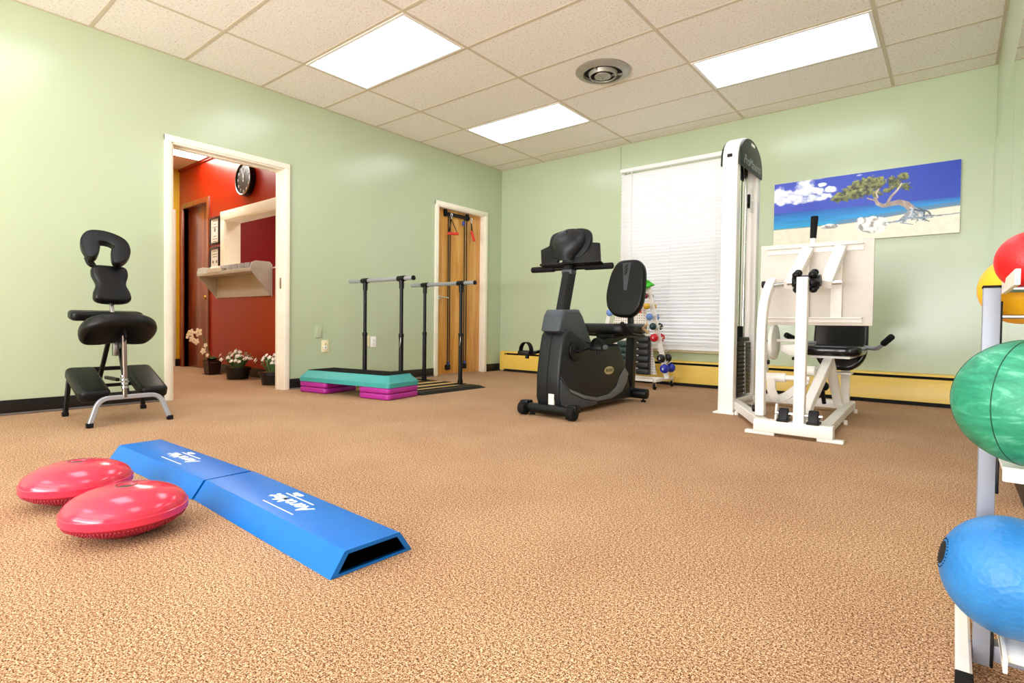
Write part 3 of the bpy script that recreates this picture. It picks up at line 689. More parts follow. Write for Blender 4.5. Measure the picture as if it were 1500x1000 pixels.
# ------------------------------------------------------------------ pulley kit on the oak door
DX = -.06
t = thing('door_exercise_pulley', 'door mounted stretch cord set with red handles on the oak door', 'exercise cords', (DX, -.8, 1.96))
obj('anchor_bar', B().box((DX+.001, -1.02, 1.945), (DX+.028, -.58, 1.985), .004), M['black'], t)
for y in (-1.0, -.62):
    obj('strap', B().box((DX+.001, y-.02, 1.93), (DX+.032, y+.02, 2.012), .003), M['rubber'], t)
for y in (-.955, -.925, -.675, -.635):
    obj('cord', B().tube([(DX+.024, y, 1.95), (DX+.026, y, 1.2), (DX+.024, y+.004, .12)], .0065, 8), M['black'], t)
for y in (-.94, -.655):
    f = obj('anchor_foot', B().box((DX+.001, y-.035, .06), (DX+.035, y+.035, .12), .006), M['black'], t)
    obj('cord_stop', B().cyl((DX+.025, y, .12), (DX+.025, y, .16), .014, n=12), M['cordblue'], f)
obj('cord_stop', B().cyl((DX+.03, -.70, 1.86), (DX+.03, -.70, 1.91), .016, n=12), M['cordblue'], t)
for y, z, d in ((-.935, 1.72, Vector((.72, .69, 0))), (-.585, 1.735, Vector((.28, .12, -.95)))):
    c = Vector((DX+.085, y, z)); tilt = 0; d.normalize()
    hd = obj('handle', B().cyl(c-d*.068, c+d*.068, .017, n=14, bev=.004), M['gripred'], t, 'red foam grip')
    b = B(); top = Vector((DX+.055, y, 1.90)); b.tube([c-d*.055, (c-d*.055+top)/2, top], .005, 8).tube([c+d*.055, (c+d*.055+top)/2, top], .005, 8)
    obj('webbing', b, M['black'], hd)
    obj('snap_hook', B().tube([top, top+Vector((.004, -.014, .03)), top+Vector((0, -.012, .07)), top+Vector((0, .012, .07)), top+Vector((.004, .014, .03)), top], .004, 8, rf=.01), M['chrome'], hd)

# ------------------------------------------------------------------ parallel bars
t = thing('parallel_bars', 'pair of low parallel bars on black posts beside the oak door', 'parallel bars', (.65, -2.07, 0))
PY = (-2.45, -1.69); PX = (.375, .915)
obj('platform', B().box((.13, -2.488, .001), (1.12, -1.615, .016), .002), M['board'], t)
for xa in (.22, .42, .62, .82, .98): obj('grip_strip', B().box((xa, -2.485, .0155), (xa+.09, -1.62, .019), .001), M['rubber'], t)
obj('ramp', B().prism([(1.09, .018), (1.10, .02), (1.20, .003), (1.20, .001), (1.09, .001)], 'Y', -2.455, -1.615), M['rubber'], t)
for iy, y in enumerate(PY):
    zb = (1.03, 1.037)[iy]; xa, xb = ((.13, 1.07), (.16, 1.10))[iy]
    bar = obj('bar', B().cyl((xa, y, zb), (xb, y, zb), .0195, n=20), M['silver'], t, 'silver hand bar')
    obj('end_cap', B().cyl((xb-.002, y, zb), (xb+.012, y, zb), .022, n=20, bev=.003), M['blackmetal'], bar)
    for x in PX:
        p = obj('post', B().cyl((x, y, .02), (x, y, .53), .021, n=16).cyl((x, y, .53), (x, y, zb-.02), .0165, n=16), M['blackmetal'], t)
        obj('collar', B().cyl((x, y, .50), (x, y, .535), .024, n=16, bev=.003), M['blackmetal'], p)
        obj('foot_plate', B().box((x-.045, y-.045, .019), (x+.045, y+.045, .026), .002).cyl((x, y, .02), (x, y, .06), .027, n=16), M['blackmetal'], p)
        obj('tee_fitting', B().cyl((x-.05, y, zb), (x+.05, y, zb), .0255, n=20, bev=.004).cyl((x, y, zb-.09), (x, y, zb), .0225, n=16), M['blackmetal'], p)
        if x > .5: obj('lock_pin', B().tube([(x+.02, y-.022, .50), (x+.03, y-.035, .45), (x+.015, y-.033, .40), (x+.02, y-.02, .48)], .003, 6, rf=.02), M['chrome'], p)

# ------------------------------------------------------------------ aerobic step
SA = rad(9.5); SCn = Vector((.70, -2.755, 0))
t = thing('step_platform', 'teal aerobic step with black rubber top resting on purple risers', 'exercise step', SCn+Vector((0, 0, .1)), SA)
def taper(L, Wd, z0, z1, dx, dy, r=.03):
    lo = rrect(L, Wd, r); hi = rrect(L-2*dx, Wd-2*dy, r); tm = bmesh.new()
    zz = [(z0, 0, 0), (z0+.035, 0, 0), (z1-.012, 1, 1), (z1, 1.12, 1.12)]; rings = []
    for z, a, c in zz:
        rings.append([tm.verts.new((p[0]*(1-a)+q[0]*a, p[1]*(1-a)+q[1]*a, z)) for p, q in zip(lo, hi)])
    for a, b_ in zip(rings, rings[1:]):
        for i in range(len(a)): tm.faces.new((a[i], a[(i+1) % len(a)], b_[(i+1) % len(a)], b_[i]))
    tm.faces.new(rings[0][::-1]); tm.faces.new(rings[-1]); return tm
obj('deck', B().add(taper(1.07, .39, 0, .096, .045, .04)), M['teal'], t, 'teal plastic deck', local=True)
obj('mat', B().box((-.465, -.145, .094), (.465, .145, .100), .003), M['rubber'], t, 'black ribbed rubber mat', local=True)
b = B()
for i in range(22): b.box((-.44, -.135+i*.0127, .0995), (.44, -.130+i*.0127, .1015))
obj('tread_ribs', b, M['rubber'], t, local=True)
R0 = None
for sx, side in ((1, 'right'), (-1, 'left')):
    for lv, lvn in ((0, 'lower'), (1, 'upper')):
        loc = SCn+Vector((math.cos(SA)*sx*.365, math.sin(SA)*sx*.365, .0005+lv*.05))
        lab = '%s purple riser of the %s pair under the teal step' % (lvn, side)
        if R0 is None:
            R0 = thing('step_riser', lab, 'riser', loc, SA, 'purple risers under the teal step')
            obj('riser_body', B().prism(rrect(.34, .385, .035), 'Z', .001, .049, .014, 4), M['purple'], R0, local=True)
        else:
            c = copy_tree(R0); c.location = loc; c['label'] = lab

# ------------------------------------------------------------------ blue foam beams
def foam_beam(name, c, L, ang, lab, text):
    t = thing(name, lab, 'balance beam', (c[0], c[1], 0), ang, 'blue trapezoid balance beams')
    hw, tw, h = .126, .085, .061
    o_ = [(-hw, .001), (hw, .001), (tw, h), (-tw, h)]
    b = B(); tm = bmesh.new()
    k_ = .010; inn = [(-hw+.022, .008), (hw-.022, .008), (tw-.010, h-.010), (-tw+.010, h-.010)]
    def ring(pts, x): return [tm.verts.new((x, p[0], p[1])) for p in pts]
    A, Bq = ring(o_, -L/2), ring(o_, L/2); I0, I1 = ring(inn, L/2), ring(inn, -L/2)
    for i in range(4):
        j = (i+1) % 4; tm.faces.new((A[i], A[j], Bq[j], Bq[i])); tm.faces.new((Bq[i], Bq[j], I0[j], I0[i])); tm.faces.new((A[j], A[i], I1[i], I1[j]))
    bmesh.ops.recalc_face_normals(tm, faces=tm.faces)
    es = [e for e in tm.edges if all(v_.co.xyz[2] > h-.004 and abs(v_.co.y) > tw-.003 for v_ in e.verts) and abs(e.verts[0].co.x-e.verts[1].co.x) > .1]
    bmesh.ops.bevel(tm, geom=es, offset=.004, segments=2, profile=.5, affect='EDGES')
    b.add(tm); obj('cover', b, M['beam'], t, 'blue vinyl cover', local=True)
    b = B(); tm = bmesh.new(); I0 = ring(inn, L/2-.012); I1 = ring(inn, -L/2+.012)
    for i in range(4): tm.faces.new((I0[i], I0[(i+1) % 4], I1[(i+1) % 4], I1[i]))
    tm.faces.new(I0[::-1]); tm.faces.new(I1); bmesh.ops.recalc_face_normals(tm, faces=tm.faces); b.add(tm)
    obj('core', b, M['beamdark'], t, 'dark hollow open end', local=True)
    b = B(); o0 = text
    text_into(b, 'AeroMat', .062, frame_mx((o0, .002, h+.0006), (-1, 0, 0), (0, -1, 0)), .0003, .3, .0013, 1.)
    b.box((o0-.10, .036, h+.0003), (o0+.075, .0405, h+.0009)); b.box((o0-.085, -.0485, h+.0003), (o0+.11, -.045, h+.0009))
    text_into(b, 'elite', .030, frame_mx((o0-.055, .055, h+.0006), (-1, 0, 0), (0, -1, 0)), .0003, .3, .001)
    obj('logo_print', b, M['print'], t, 'white printed lettering', local=True)
    return t
foam_beam('balance_beam', (3.172, -4.742), .905, rad(-2.0), 'blue foam balance beam nearest the viewer, showing its dark open end', .0)
foam_beam('balance_beam', (2.275, -4.74), .865, rad(1.2), 'blue foam balance beam further off, lying beside the red discs', .03)

# ------------------------------------------------------------------ balance discs
def disc(c, R, lab, rz, tx, ty):
    t = thing('balance_disc', lab, 'balance disc', c, rz, 'inflated red balance discs'); t.rotation_euler = (tx, ty, rz)
    z0, hh = .07, .072
    top = [(0, z0+hh)]
    prof = [(0, z0+hh-.006), (.018, z0+hh-.005), (.024, z0+hh)]
    for i in range(1, 15):
        a = PI/2*(1-i/15); prof.append((max(.03, R*math.cos(a)**.95), z0+.012+(hh-.012)*math.sin(a)**1.1))
    prof += [(R, z0+.012), (R+.0005, z0+.0105), (R+.004, z0+.009), (R+.004, z0-.010), (R-.001, z0-.014)]
    obj('shell', B().lathe(prof, n=72), M['disc'], t, local=True)
    low = [(R-.001, z0-.014)]
    for i in range(1, 12):
        a = PI/2*i/12; low.append((R*(1-.62*(i/12)**1.15), z0-.014-(z0-.015)*(i/12)**.85))
    low += [(R*.36, .001), (0, .001)]
    b = B().lathe(low[::1], n=72)
    for k_ in range(3):
        for i in range(96):
            a = 2*PI*(i+.5*k_)/96; f_ = (1.2+1.6*k_)/12; rr = R*(1-.62*f_**1.15)+.001; zz = z0-.014-(z0-.015)*f_**.85
            b.ball((rr*math.cos(a), rr*math.sin(a), zz), .0032, (1, 1, 1), 6, 4)
    obj('nub_base', b, M['discbase'], t, 'nubby red underside', local=True)
    obj('valve', B().lathe([(0, z0+hh-.004), (.020, z0+hh-.0045), (.026, z0+hh+.0012), (.029, z0+hh-.001)], n=24), M['discdark'], t, local=True)
disc((2.435, -5.116, 0), .155, 'red inflated balance disc further from the viewer, left of the pair', .3, 0, 0)
disc((2.883, -5.10, 0), .156, 'red inflated balance disc in front, overlapping the other disc', 1.0, 0, 0)

# ------------------------------------------------------------------ massage chair
MC = Vector((.6, -4.5, 0))
t = thing('massage_chair', 'black padded kneeling massage chair with silver legs against the green wall', 'massage chair', MC)
def pad(outline, th, ctr, xdir, ydir, bev=.022):     # padded cushion in a plane
    x = Vector(xdir).normalized(); y = Vector(ydir).normalized(); z = x.cross(y); mx = Matrix((x, y, z)).transposed().to_4x4(); mx.translation = ctr
    return B().prism(outline, 'Z', -th/2, th/2, bev, 5, mx)
# seat: bean shaped, tilted down towards the wall
so_ = smooth_loop([(-.20, -.02), (-.185, .08), (-.11, .145), (0, .16), (.11, .145), (.185, .08), (.20, -.02), (.17, -.11), (.09, -.125), (0, -.105), (-.09, -.125), (-.17, -.11)])
obj('seat', pad(so_, .085, (.72, -4.53, .562), (0, 1, 0), (.84, 0, .54), .034), M['leather'], t)
# chest pad
co = smooth_loop([(-.085, .125), (0, .132), (.085, .125), (.10, .07), (.082, 0), (.10, -.06), (.098, -.11), (.05, -.13), (-.05, -.13), (-.098, -.11), (-.10, -.06), (-.082, 0), (-.10, .07)])
obj('chest_pad', pad(co, .075, (.45, -4.50, .858), (0, 1, 0), (-.34, 0, .94), .028), M['leather'], t)
# horseshoe face cradle
hs = [(-.045, -.105), (-.03, -.02), (-.04, .02), (0, .035), (.04, .02), (.03, -.02), (.045, -.105), (.085, -.115), (.125, -.06), (.138, .02), (.10, .10), (0, .128), (-.10, .10), (-.138, .02), (-.125, -.06), (-.085, -.115)]
hs = smooth_loop([(a*.98, c*.98) for a, c in hs], 5)
obj('face_cradle', pad(hs, .06, (.42, -4.52, 1.10), (.30, 1, -.24), (-.52, .22, .86), .022), M['leather'], t)
obj('cradle_lever', B().tube([(.40, -4.62, 1.03), (.42, -4.61, .985), (.40, -4.56, .97)], .012, 8, rf=.02), M['black'], t)
obj('cradle_stem', B().tube([(.41, -4.56, .93), (.385, -4.57, .985), (.385, -4.60, 1.03)], .011, 8, rf=.02), M['blackmetal'], t)
# arm rest
obj('arm_rest', pad(rrect(.395, .12, .035), .062, (.46, -4.525, .655), (0, 1, 0), (-1, 0, .12), .022), M['leather'], t)
# knee pads sloping down to the front
for y in (-4.68, -4.375):
    x = Vector((0, 1, 0)); yv = Vector((-.40, .0, .15)); obj('knee_pad', pad(rrect(.155, .38, .035), .075, (.68, y, .235), x, yv, .024), M['leather'], t)
# frame
obj('front_leg_frame', B().rtube([(.90, -4.722, .012), (.895, -4.675, .165), (.89, -4.36, .165), (.915, -4.312, .012)], .026, .026, (1, 0, 0), rf=.055), M['silver'], t, 'silver painted front legs')
obj('rear_leg_frame', B().rtube([(.325, -4.714, .012), (.33, -4.69, .30), (.33, -4.31, .30), (.315, -4.275, .012)], .026, .026, (1, 0, 0), rf=.06), M['blackmetal'], t)
for p in ((.90, -4.722), (.915, -4.312), (.325, -4.714), (.315, -4.275)): obj('foot_cap', B().box((p[0]-.015, p[1]-.016, .001), (p[0]+.015, p[1]+.016, .028), .002), M['rubber'], t)
obj('seat_post', B().rtube([(.895, -4.548, .16), (.87, -4.54, .30), (.80, -4.525, .53)], .028, .022, (0, 1, 0)), mat('painted_reflection_steel', '7A6A60', .3, .9), t, 'steel adjusting post with a brown reflection in its colour')  # brown base colour stands in for carpet reflected in the chrome
b = B()
for i in range(4): b.rtube([(.886-.006*i, -4.545, .215+.022*i), (.884-.006*i, -4.545, .227+.022*i)], .036, .030, (0, 1, 0))
obj('notch_collar', b, M['steel'], t)
obj('brace', B().rtube([(.60, -4.545, .53), (.35, -4.545, .20), (.33, -4.545, .29)], .024, .024, (0, 1, 0)).rtube([(.50, -4.50, .64), (.62, -4.50, .48), (.88, -4.53, .165)], .026, .024, (0, 1, 0)).rtube([(.345, -4.50, .24), (.66, -4.52, .25)], .022, .022, (0, 0, 1)), M['blackmetal'], t)
obj('chest_post', B().rtube([(.64, -4.51, .45), (.50, -4.505, .66), (.43, -4.50, .84)], .03, .02, (0, 1, 0)), M['steel'], t)
obj('hinge_plate', B().box((.60, -4.535, .40), (.64, -4.495, .48), .004).cyl((.645, -4.50, .445), (.655, -4.50, .445), .009, n=12), M['steel'], t)
obj('seat_bracket', B().beam((.71, -4.53, .50), (.83, -4.53, .575), .13, .006, (0, 1, 0)), M['blackmetal'], t)
obj('knee_support', B().rtube([(.62, -4.70, .215), (.62, -4.35, .215)], .03, .02, (0, 0, 1)), M['blackmetal'], t)

# ------------------------------------------------------------------ recumbent bike
BC = Vector((2.63, -2.0, 0))
t = thing('recumbent_bike', 'charcoal recumbent exercise bike with black padded backrest', 'exercise bike', BC)
xl, xr = 2.53, 2.732
body = [(-2.545, .035), (-2.585, .13), (-2.582, .29), (-2.557, .45), (-2.53, .56), (-2.49, .602), (-2.44, .606), (-2.344, .555), (-2.212, .50), (-2.035, .482), (-1.76, .487), (-1.735, .478), (-1.635, .337), (-1.558, .165), (-1.50, .035)]
shell = obj('body_shell', B().prism(body, 'X', xl, xr, .022, 4), M['bike'], t)
obj('shell_seam', B().sweep([(2.628, y-.001 if i < 7 else y, z) for i, (y, z) in enumerate([(-2.548, .04), (-2.586, .13), (-2.583, .29), (-2.558, .45), (-2.531, .56), (-2.492, .603), (-2.44, .607)])], [(.002, -.002), (.002, .002), (-.002, .002), (-.002, -.002)], (1, 0, 0)), M['dark'], shell)
obj('neck_cowl', B().prism([(-2.565, .59), (-2.532, .70), (-2.50, .738), (-2.31, .745), (-2.26, .70), (-2.12, .495), (-2.3, .50)], 'X', 2.548, 2.714, .022, 4), M['bikegrey'], t, 'slate grey neck cowl')
sw = [(-2.657, .281), (-2.478, .193), (-2.27, .127), (-2.082, .093), (-1.906, .102), (-1.782, .152), (-1.734, .228), (-1.655, .289), (-1.594, .246), (-1.62, .178), (-1.70, .102), (-1.873, .067), (-2.081, .067), (-2.269, .102), (-2.447, .163)]
sw = [(max(y, -2.575), z) for y, z in sw]
obj('side_trim', B().prism(sw[0:1]+sw[1:], 'X', xr-.001, xr+.007, .002), M['bikelt'], shell, 'light grey curved trim')
obj('lower_panel', B().prism([(-2.57, .262), (-2.44, .155), (-2.27, .096), (-2.08, .061), (-2.1, .04), (-2.53, .04), (-2.575, .13)], 'X', xr-.001, xr+.004, .001), M['bikegrey'], shell, 'slate grey lower panel')
by, bz = -1.905, .286
bd = obj('badge', B().prism(ell(.072, .031, 28, by, bz), 'X', xr-.001, xr+.003, .001), M['badge'], shell, 'oval gold badge with dark lettering')
b = B(); text_into(b, 'BIODEX', .032, frame_mx((xr+.0034, by, bz), (0, 1, 0), (0, 0, 1)), .0003, .2, .0005); obj('badge_lettering', b, M['dark'], t)
obj('label_sticker', B().box((2.645, -2.588, .06), (2.69, -2.575, .16)), M['paper'], t)
obj('barcode_sticker', B().box((xr+.003, -2.56, .045), (xr+.0055, -2.50, .075)), M['paper'], t)
obj('crank_cover', B().cyl((xr-.004, -2.40, .452), (xr+.012, -2.40, .452), .072, n=32, bev=.005), M['black'], t)
for s_, x in ((1, xr), (-1, xl)):
    y1, z1 = -2.40+s_*.155, .452+s_*.018; xx = x+s_*.035
    obj('crank', B().cyl((x, -2.40, .452), (x+s_*.045, -2.40, .452), .016, n=14).beam((xx, -2.40, .452), (xx, y1, z1), .02, .026, (1, 0, 0), .004), M['blackmetal'], t)
for s_, x in ((1, xr), (-1, xl)):
    y1, z1 = -2.40+s_*.155, .452+s_*.018; c = Vector((x+s_*.10, y1, z1))
    p = obj('pedal', B().box(c-Vector((.05, .05, .016)), c+Vector((.05, .05, .012)), .008).cyl(c-Vector((s_*.065, 0, 0)), c, .008, n=10).box(c+Vector((-.008, -.012, -.045)), c+Vector((.012, .012, -.014)), .003), M['black'], t)
    arch = [c+Vector((.047*math.cos(a), -.012+.0*a, .01+.062*math.sin(a))) for a in np.linspace(0, PI, 15)]
    obj('pedal_strap', B().sweep(arch, [(-.002, -.022), (.002, -.022), (.002, .022), (-.002, .022)], (0, 1, 0)), M['rubber'], p)
obj('foot_insert', B().ball((xr+.155, -2.245, .478), .03, (.12, 1.2, .6), 14, 8), M['bikelt'], t)
# mast, handlebar and console
obj('mast', B().rtube([(2.63, -2.41, .72), (2.63, -2.30, 1.10)], .085, .075, (1, 0, 0), c=.012), M['black'], t)
obj('mast_clamp', B().box((2.59, -2.37, .995), (2.675, -2.30, 1.03), .006).box((2.585, -2.36, 1.07), (2.68, -2.30, 1.13), .01), M['bikegrey'], t)
hb = obj('handlebar', B().cyl((2.30, -2.315, 1.045), (2.955, -2.295, 1.045), .016, n=16), M['blackmetal'], t)
for xa, xb in ((2.285, 2.49), (2.745, 2.965)): obj('grip', B().cyl((xa, -2.316 if xa < 2.5 else -2.301, 1.045), (xb, -2.31 if xa < 2.5 else -2.294, 1.045), .0225, n=18, bev=.008), M['rubber'], hb)
cm = Matrix.Translation((2.63, -2.34, 1.19)) @ Matrix.Rotation(rad(-14), 4, 'X')
con = obj('console', B().prism(smooth_loop([(-.17, .095), (-.10, .13), (0, .14), (.10, .135), (.165, .10), (.175, .0), (.10, -.08), (-.10, -.08), (-.165, -.02)], 4), 'Y', -.005, .03, .008, 2, cm), M['black'], t)
dome = []
for i in range(13):
    v_ = i/12; z = -.115+.245*v_; hw = .055+.085*math.sin(PI*min(1, max(0, (v_-.12)/.95)))**.8*(.75+.35*v_)
    if v_ > .9: hw *= 1-.35*(v_-.9)/.1
    row = []
    for j in range(15):
        a = PI*j/14; row.append(cm @ Vector((-hw*math.cos(a), -.006-(.065*math.sin(PI*min(1, .15+v_*.8))+.012)*math.sin(a), z)))
    dome.append(row)
b = B().strip(dome); bmesh.ops.recalc_face_normals(b.bm, faces=b.bm.faces)
obj('console_back', b, M['bike'], con)
obj('screw', B().cyl(cm @ Vector((0, -.05, .10)), cm @ Vector((0, -.06, .10)), .006, n=10), M['dark'], con)
obj('reading_wing', B().prism([(-.27, .01), (-.20, .028), (-.13, .06), (-.06, .02), (-.08, -.115), (-.235, -.12)], 'Y', -.012, .012, .003, 2, cm @ Matrix.Rotation(rad(-8), 4, 'Z')), M['black'], con)
obj('reading_wing', B().prism([(.06, .04), (.24, .02), (.265, -.105), (.27, -.115), (.07, -.12)], 'Y', -.012, .012, .003, 2, cm @ Matrix.Rotation(rad(6), 4, 'Z')), M['black'], con)
obj('reading_ledge', B().box((-.23, -.01, -.128), (.275, .05, -.114), .004, cm), M['black'], con)
# seat
seat = obj('seat', B().prism(smooth_loop([(2.43, -1.83), (2.63, -1.87), (2.83, -1.83), (2.845, -1.60), (2.80, -1.40), (2.63, -1.37), (2.46, -1.40), (2.415, -1.60)], 4), 'Z', .565, .648, .03, 5), M['leather'], t)
bo = [(2.44, .80), (2.425, .90), (2.445, 1.03), (2.475, 1.12), (2.53, 1.185), (2.62, 1.195), (2.71, 1.185), (2.765, 1.12), (2.78, 1.0), (2.775, .86), (2.745, .765), (2.68, .705), (2.60, .70), (2.52, .712), (2.47, .755)]
bmx = Matrix.Translation((0, -1.42, .70)) @ Matrix.Rotation(rad(-6), 4, 'X') @ Matrix.Translation((0, 1.42, -.70))
bk = obj('backrest', B().prism(smooth_loop(bo, 4), 'Y', -1.46, -1.385, .026, 5, bmx), M['leather'], t)
obj('back_emblem', B().prism([(2.575, 1.165), (2.655, 1.165), (2.63, .93), (2.60, .93)], 'Y', -1.464, -1.458, .002, 1, bmx), M['bikegrey'], bk)
for i in range(3): obj('chevron', B().prism([(2.60, 1.06+i*.028), (2.625, 1.085+i*.028), (2.625, 1.097+i*.028), (2.60, 1.072+i*.028)], 'Y', -1.467, -1.461, 0, 1, bmx), M['dark'], bk)
obj('backrest_bracket', B().rtube([(2.62, -1.36, .86), (2.62, -1.33, .62), (2.62, -1.45, .56)], .07, .03, (1, 0, 0), rf=.05), M['blackmetal'], t)
obj('seat_rail', B().rtube([(2.63, -2.02, .46), (2.63, -1.30, .60)], .07, .06, (1, 0, 0)), M['blackmetal'], t)
obj('seat_carriage', B().box((2.55, -1.80, .53), (2.71, -1.42, .578), .006).box((2.72, -1.70, .545), (2.76, -1.50, .575), .006), M['black'], t)
obj('rear_post', B().rtube([(2.63, -1.36, .08), (2.63, -1.33, .59)], .06, .075, (1, 0, 0)), M['blackmetal'], t)
for s_, xx in ((-1, 2.40), (1, 2.86)):
    g_ = obj('side_handle', B().tube([(xx-s_*.06, -1.50, .555), (xx, -1.56, .55), (xx, -1.78, .562), (xx-s_*.005, -1.93, .64)], .013, 10, rf=.06), M['blackmetal'], t)
    obj('grip', B().cyl((xx, -1.80, .574), (xx-s_*.005, -1.945, .648), .0185, n=14, bev=.004), M['rubber'], g_)
obj('adjust_lever', B().cyl((2.83, -1.56, .60), (2.90, -1.60, .645), .010, n=12).cyl((2.85, -1.575, .616), (2.885, -1.55, .575), .012, n=12), mat('beige_lever_tip', 'B59B74', .5), t, 'beige tipped lever')
obj('front_foot_bar', B().cyl((2.46, -2.59, .052), (2.85, -2.59, .052), .036, n=16), M['blackmetal'], t)
for s_, xx in ((-1, 2.455), (1, 2.855)):
    w_ = obj('transport_wheel', B().cyl((xx-.028, -2.615, .048), (xx+.028, -2.615, .048), .046, n=24, bev=.008), M['rubber'], t)
    obj('wheel_cover', B().box((xx-.034, -2.625, .05), (xx+.034, -2.55, .102), .012), M['black'], w_)
obj('rear_foot_bar', B().cyl((2.46, -1.44, .068), (2.835, -1.44, .068), .043, n=20, bev=.006), M['blackmetal'], t)
for xx in (2.50, 2.80): obj('levelling_foot', B().cyl((xx, -1.44, .001), (xx, -1.44, .012), .022, n=14).cyl((xx, -1.44, .01), (xx, -1.44, .04), .008, n=8), M['rubber'], t)
for xx in (2.50, 2.80): obj('levelling_foot', B().cyl((xx, -2.575, .001), (xx, -2.575, .012), .02, n=14).cyl((xx, -2.575, .01), (xx, -2.575, .03), .008, n=8), M['rubber'], t)
obj('base_beam', B().box((2.585, -2.55, .028), (2.675, -1.44, .09), .006), M['blackmetal'], t)

# ------------------------------------------------------------------ dumbbell rack
RC = Vector((2.14, -.38, 0))
t = thing('dumbbell_rack', 'white perforated wheeled dumbbell rack in front of the window', 'dumbbell rack', RC)
obj('peg_panel', B().prism([(1.835, .13), (2.445, .13), (2.275, .98), (2.215, 1.10), (2.065, 1.10), (2.005, .98)], 'Y', -.402, -.394), M['peg'], t)
for s_ in (-1, 1):
    ch = obj('side_channel', B().rtube([(2.14+s_*.175, -.385, 1.10), (2.14+s_*.41, -.385, .10)], .05, .024, (0, 1, 0)), M['white'], t)
    obj('base_rail', B().box((2.14+s_*.37-.015, -.60, .075), (2.14+s_*.37+.015, -.15, .105), .003), M['white'], t)
    for y in (-.585, -.165):
        cs = obj('caster', B().cyl((2.14+s_*.37-.011, y, .031), (2.14+s_*.37+.011, y, .031), .03, n=20, bev=.004), M['rubber'], t)
        obj('caster_fork', B().box((2.14+s_*.37-.018, y-.014, .03), (2.14+s_*.37-.012, y+.014, .076)).box((2.14+s_*.37+.012, y-.014, .03), (2.14+s_*.37+.018, y+.014, .076)).box((2.14+s_*.37-.018, y-.014, .07), (2.14+s_*.37+.018, y+.014, .078)), M['chrome'], cs)
obj('cross_rail', B().box((1.77, -.40, .078), (2.51, -.37, .108), .003).box((1.77, -.60, .078), (2.51, -.575, .10), .003), M['white'], t)
DB = [('d_maroon', .938, .030, 'maroon dumbbell, top of the right column on the rack'), ('d_yellow', .83, .034, 'yellow dumbbell on the right side of the rack'), ('d_lblue', .722, .037, 'light blue dumbbell on the right side of the rack'),
      ('d_green', .625, .037, 'dark green dumbbell on the right side of the rack'), ('d_red', .511, .043, 'red dumbbell on the right side of the rack'), ('d_black', .304, .044, 'black dumbbell second from the bottom of the rack'), ('d_blue', .204, .046, 'royal blue dumbbell at the bottom right of the rack')]
def dumbbell(x, z, r, m, lab, sep=.165):
    c = Vector((x, -.375, z)); q = thing('dumbbell', lab, 'dumbbell', c, 0, 'vinyl dumbbells on the rack')
    obj('handle', B().cyl(c-Vector((0, sep/2, 0)), c+Vector((0, sep/2, 0)), .013, n=12), m, q)
    for s_ in (-1, 1):
        hd_ = obj('head', B().ball(c+Vector((0, s_*sep/2, 0)), r, (1, .92, 1), 20, 12), m, q)
        if s_ < 0 and r > .036:
            b = B(); text_into(b, {'d_red': '4', 'd_black': '5', 'd_blue': '6'}.get(lab and m.name.replace('vinyl_', 'd_').replace('_dumbbell', ''), ''), r*.8, frame_mx(c+Vector((0, -sep/2-r*.935, 0)), (1, 0, 0), (0, 0, 1)), .0003)
            if len(b.bm.verts): obj('number', b, M['print'], hd_)
            else: b.bm.free()
    return q
XE = lambda z: 2.14+.175+.235*(1.10-z)+.035
for mk, z, r, lab in DB:
    xm = {'d_maroon': 2.325, 'd_yellow': 2.349, 'd_lblue': 2.381, 'd_green': 2.42, 'd_red': 2.437, 'd_black': 2.514, 'd_blue': 2.552}[mk]
    dumbbell(xm, z, r, M[mk], lab, .13 if r < .032 else .16)
dumbbell(1.926, .765, .038, M['d_lblue'], 'light blue dumbbell left of the bike seat, on the rack left side')
dumbbell(2.295, 1.035, .024, M['d_teal'], 'small teal dumbbell beside the lime green band', .15)
b = B()
for zz in (.30, .42, .54, .66, .78, .90): b.tube([(XE(zz)-.045, -.44, zz-.03), (XE(zz)+.0, -.44, zz-.05), (XE(zz)+.045, -.44, zz-.02)], .004, 6).tube([(XE(zz)-.045, -.33, zz-.03), (XE(zz)+.0, -.33, zz-.05), (XE(zz)+.045, -.33, zz-.02)], .004, 6)
obj('cradle_hooks', b, M['white'], t)
for x, z in ((2.53, .24), (2.49, .345)): pass
# bands over the rack top
rows = []
for i in range(8):
    u_ = i/7; a = Vector((2.255, -.425, 1.155)).lerp(Vector((2.42, -.44, 1.05)), u_); e_ = Vector((2.27, -.44, .985)).lerp(Vector((2.425, -.445, 1.045)), u_); row = []
    for j in range(6):
        p = a.lerp(e_, j/5); row.append((p.x, p.y-.014*math.sin(5*u_+1.3*j), p.z))
    rows.append(row)
o = single('resistance_band', B().strip(rows), M['band'], 'lime green exercise band draped over the top of the rack', 'exercise band', (2.33, -.43, 1.05))
sm = o.modifiers.new('thick', 'SOLIDIFY'); sm.thickness = .003
rows = [[(2.285+.012*math.sin(i), -.47-.004*i, 1.03-.045*i), (2.315+.012*math.sin(i+.5), -.475-.004*i, 1.03-.045*i)] for i in range(7)]
o = single('resistance_band', B().strip(rows), M['bandred'], 'orange red exercise band hanging beside the maroon dumbbell', 'exercise band', (2.3, -.47, .9))
sm = o.modifiers.new('thick', 'SOLIDIFY'); sm.thickness = .003
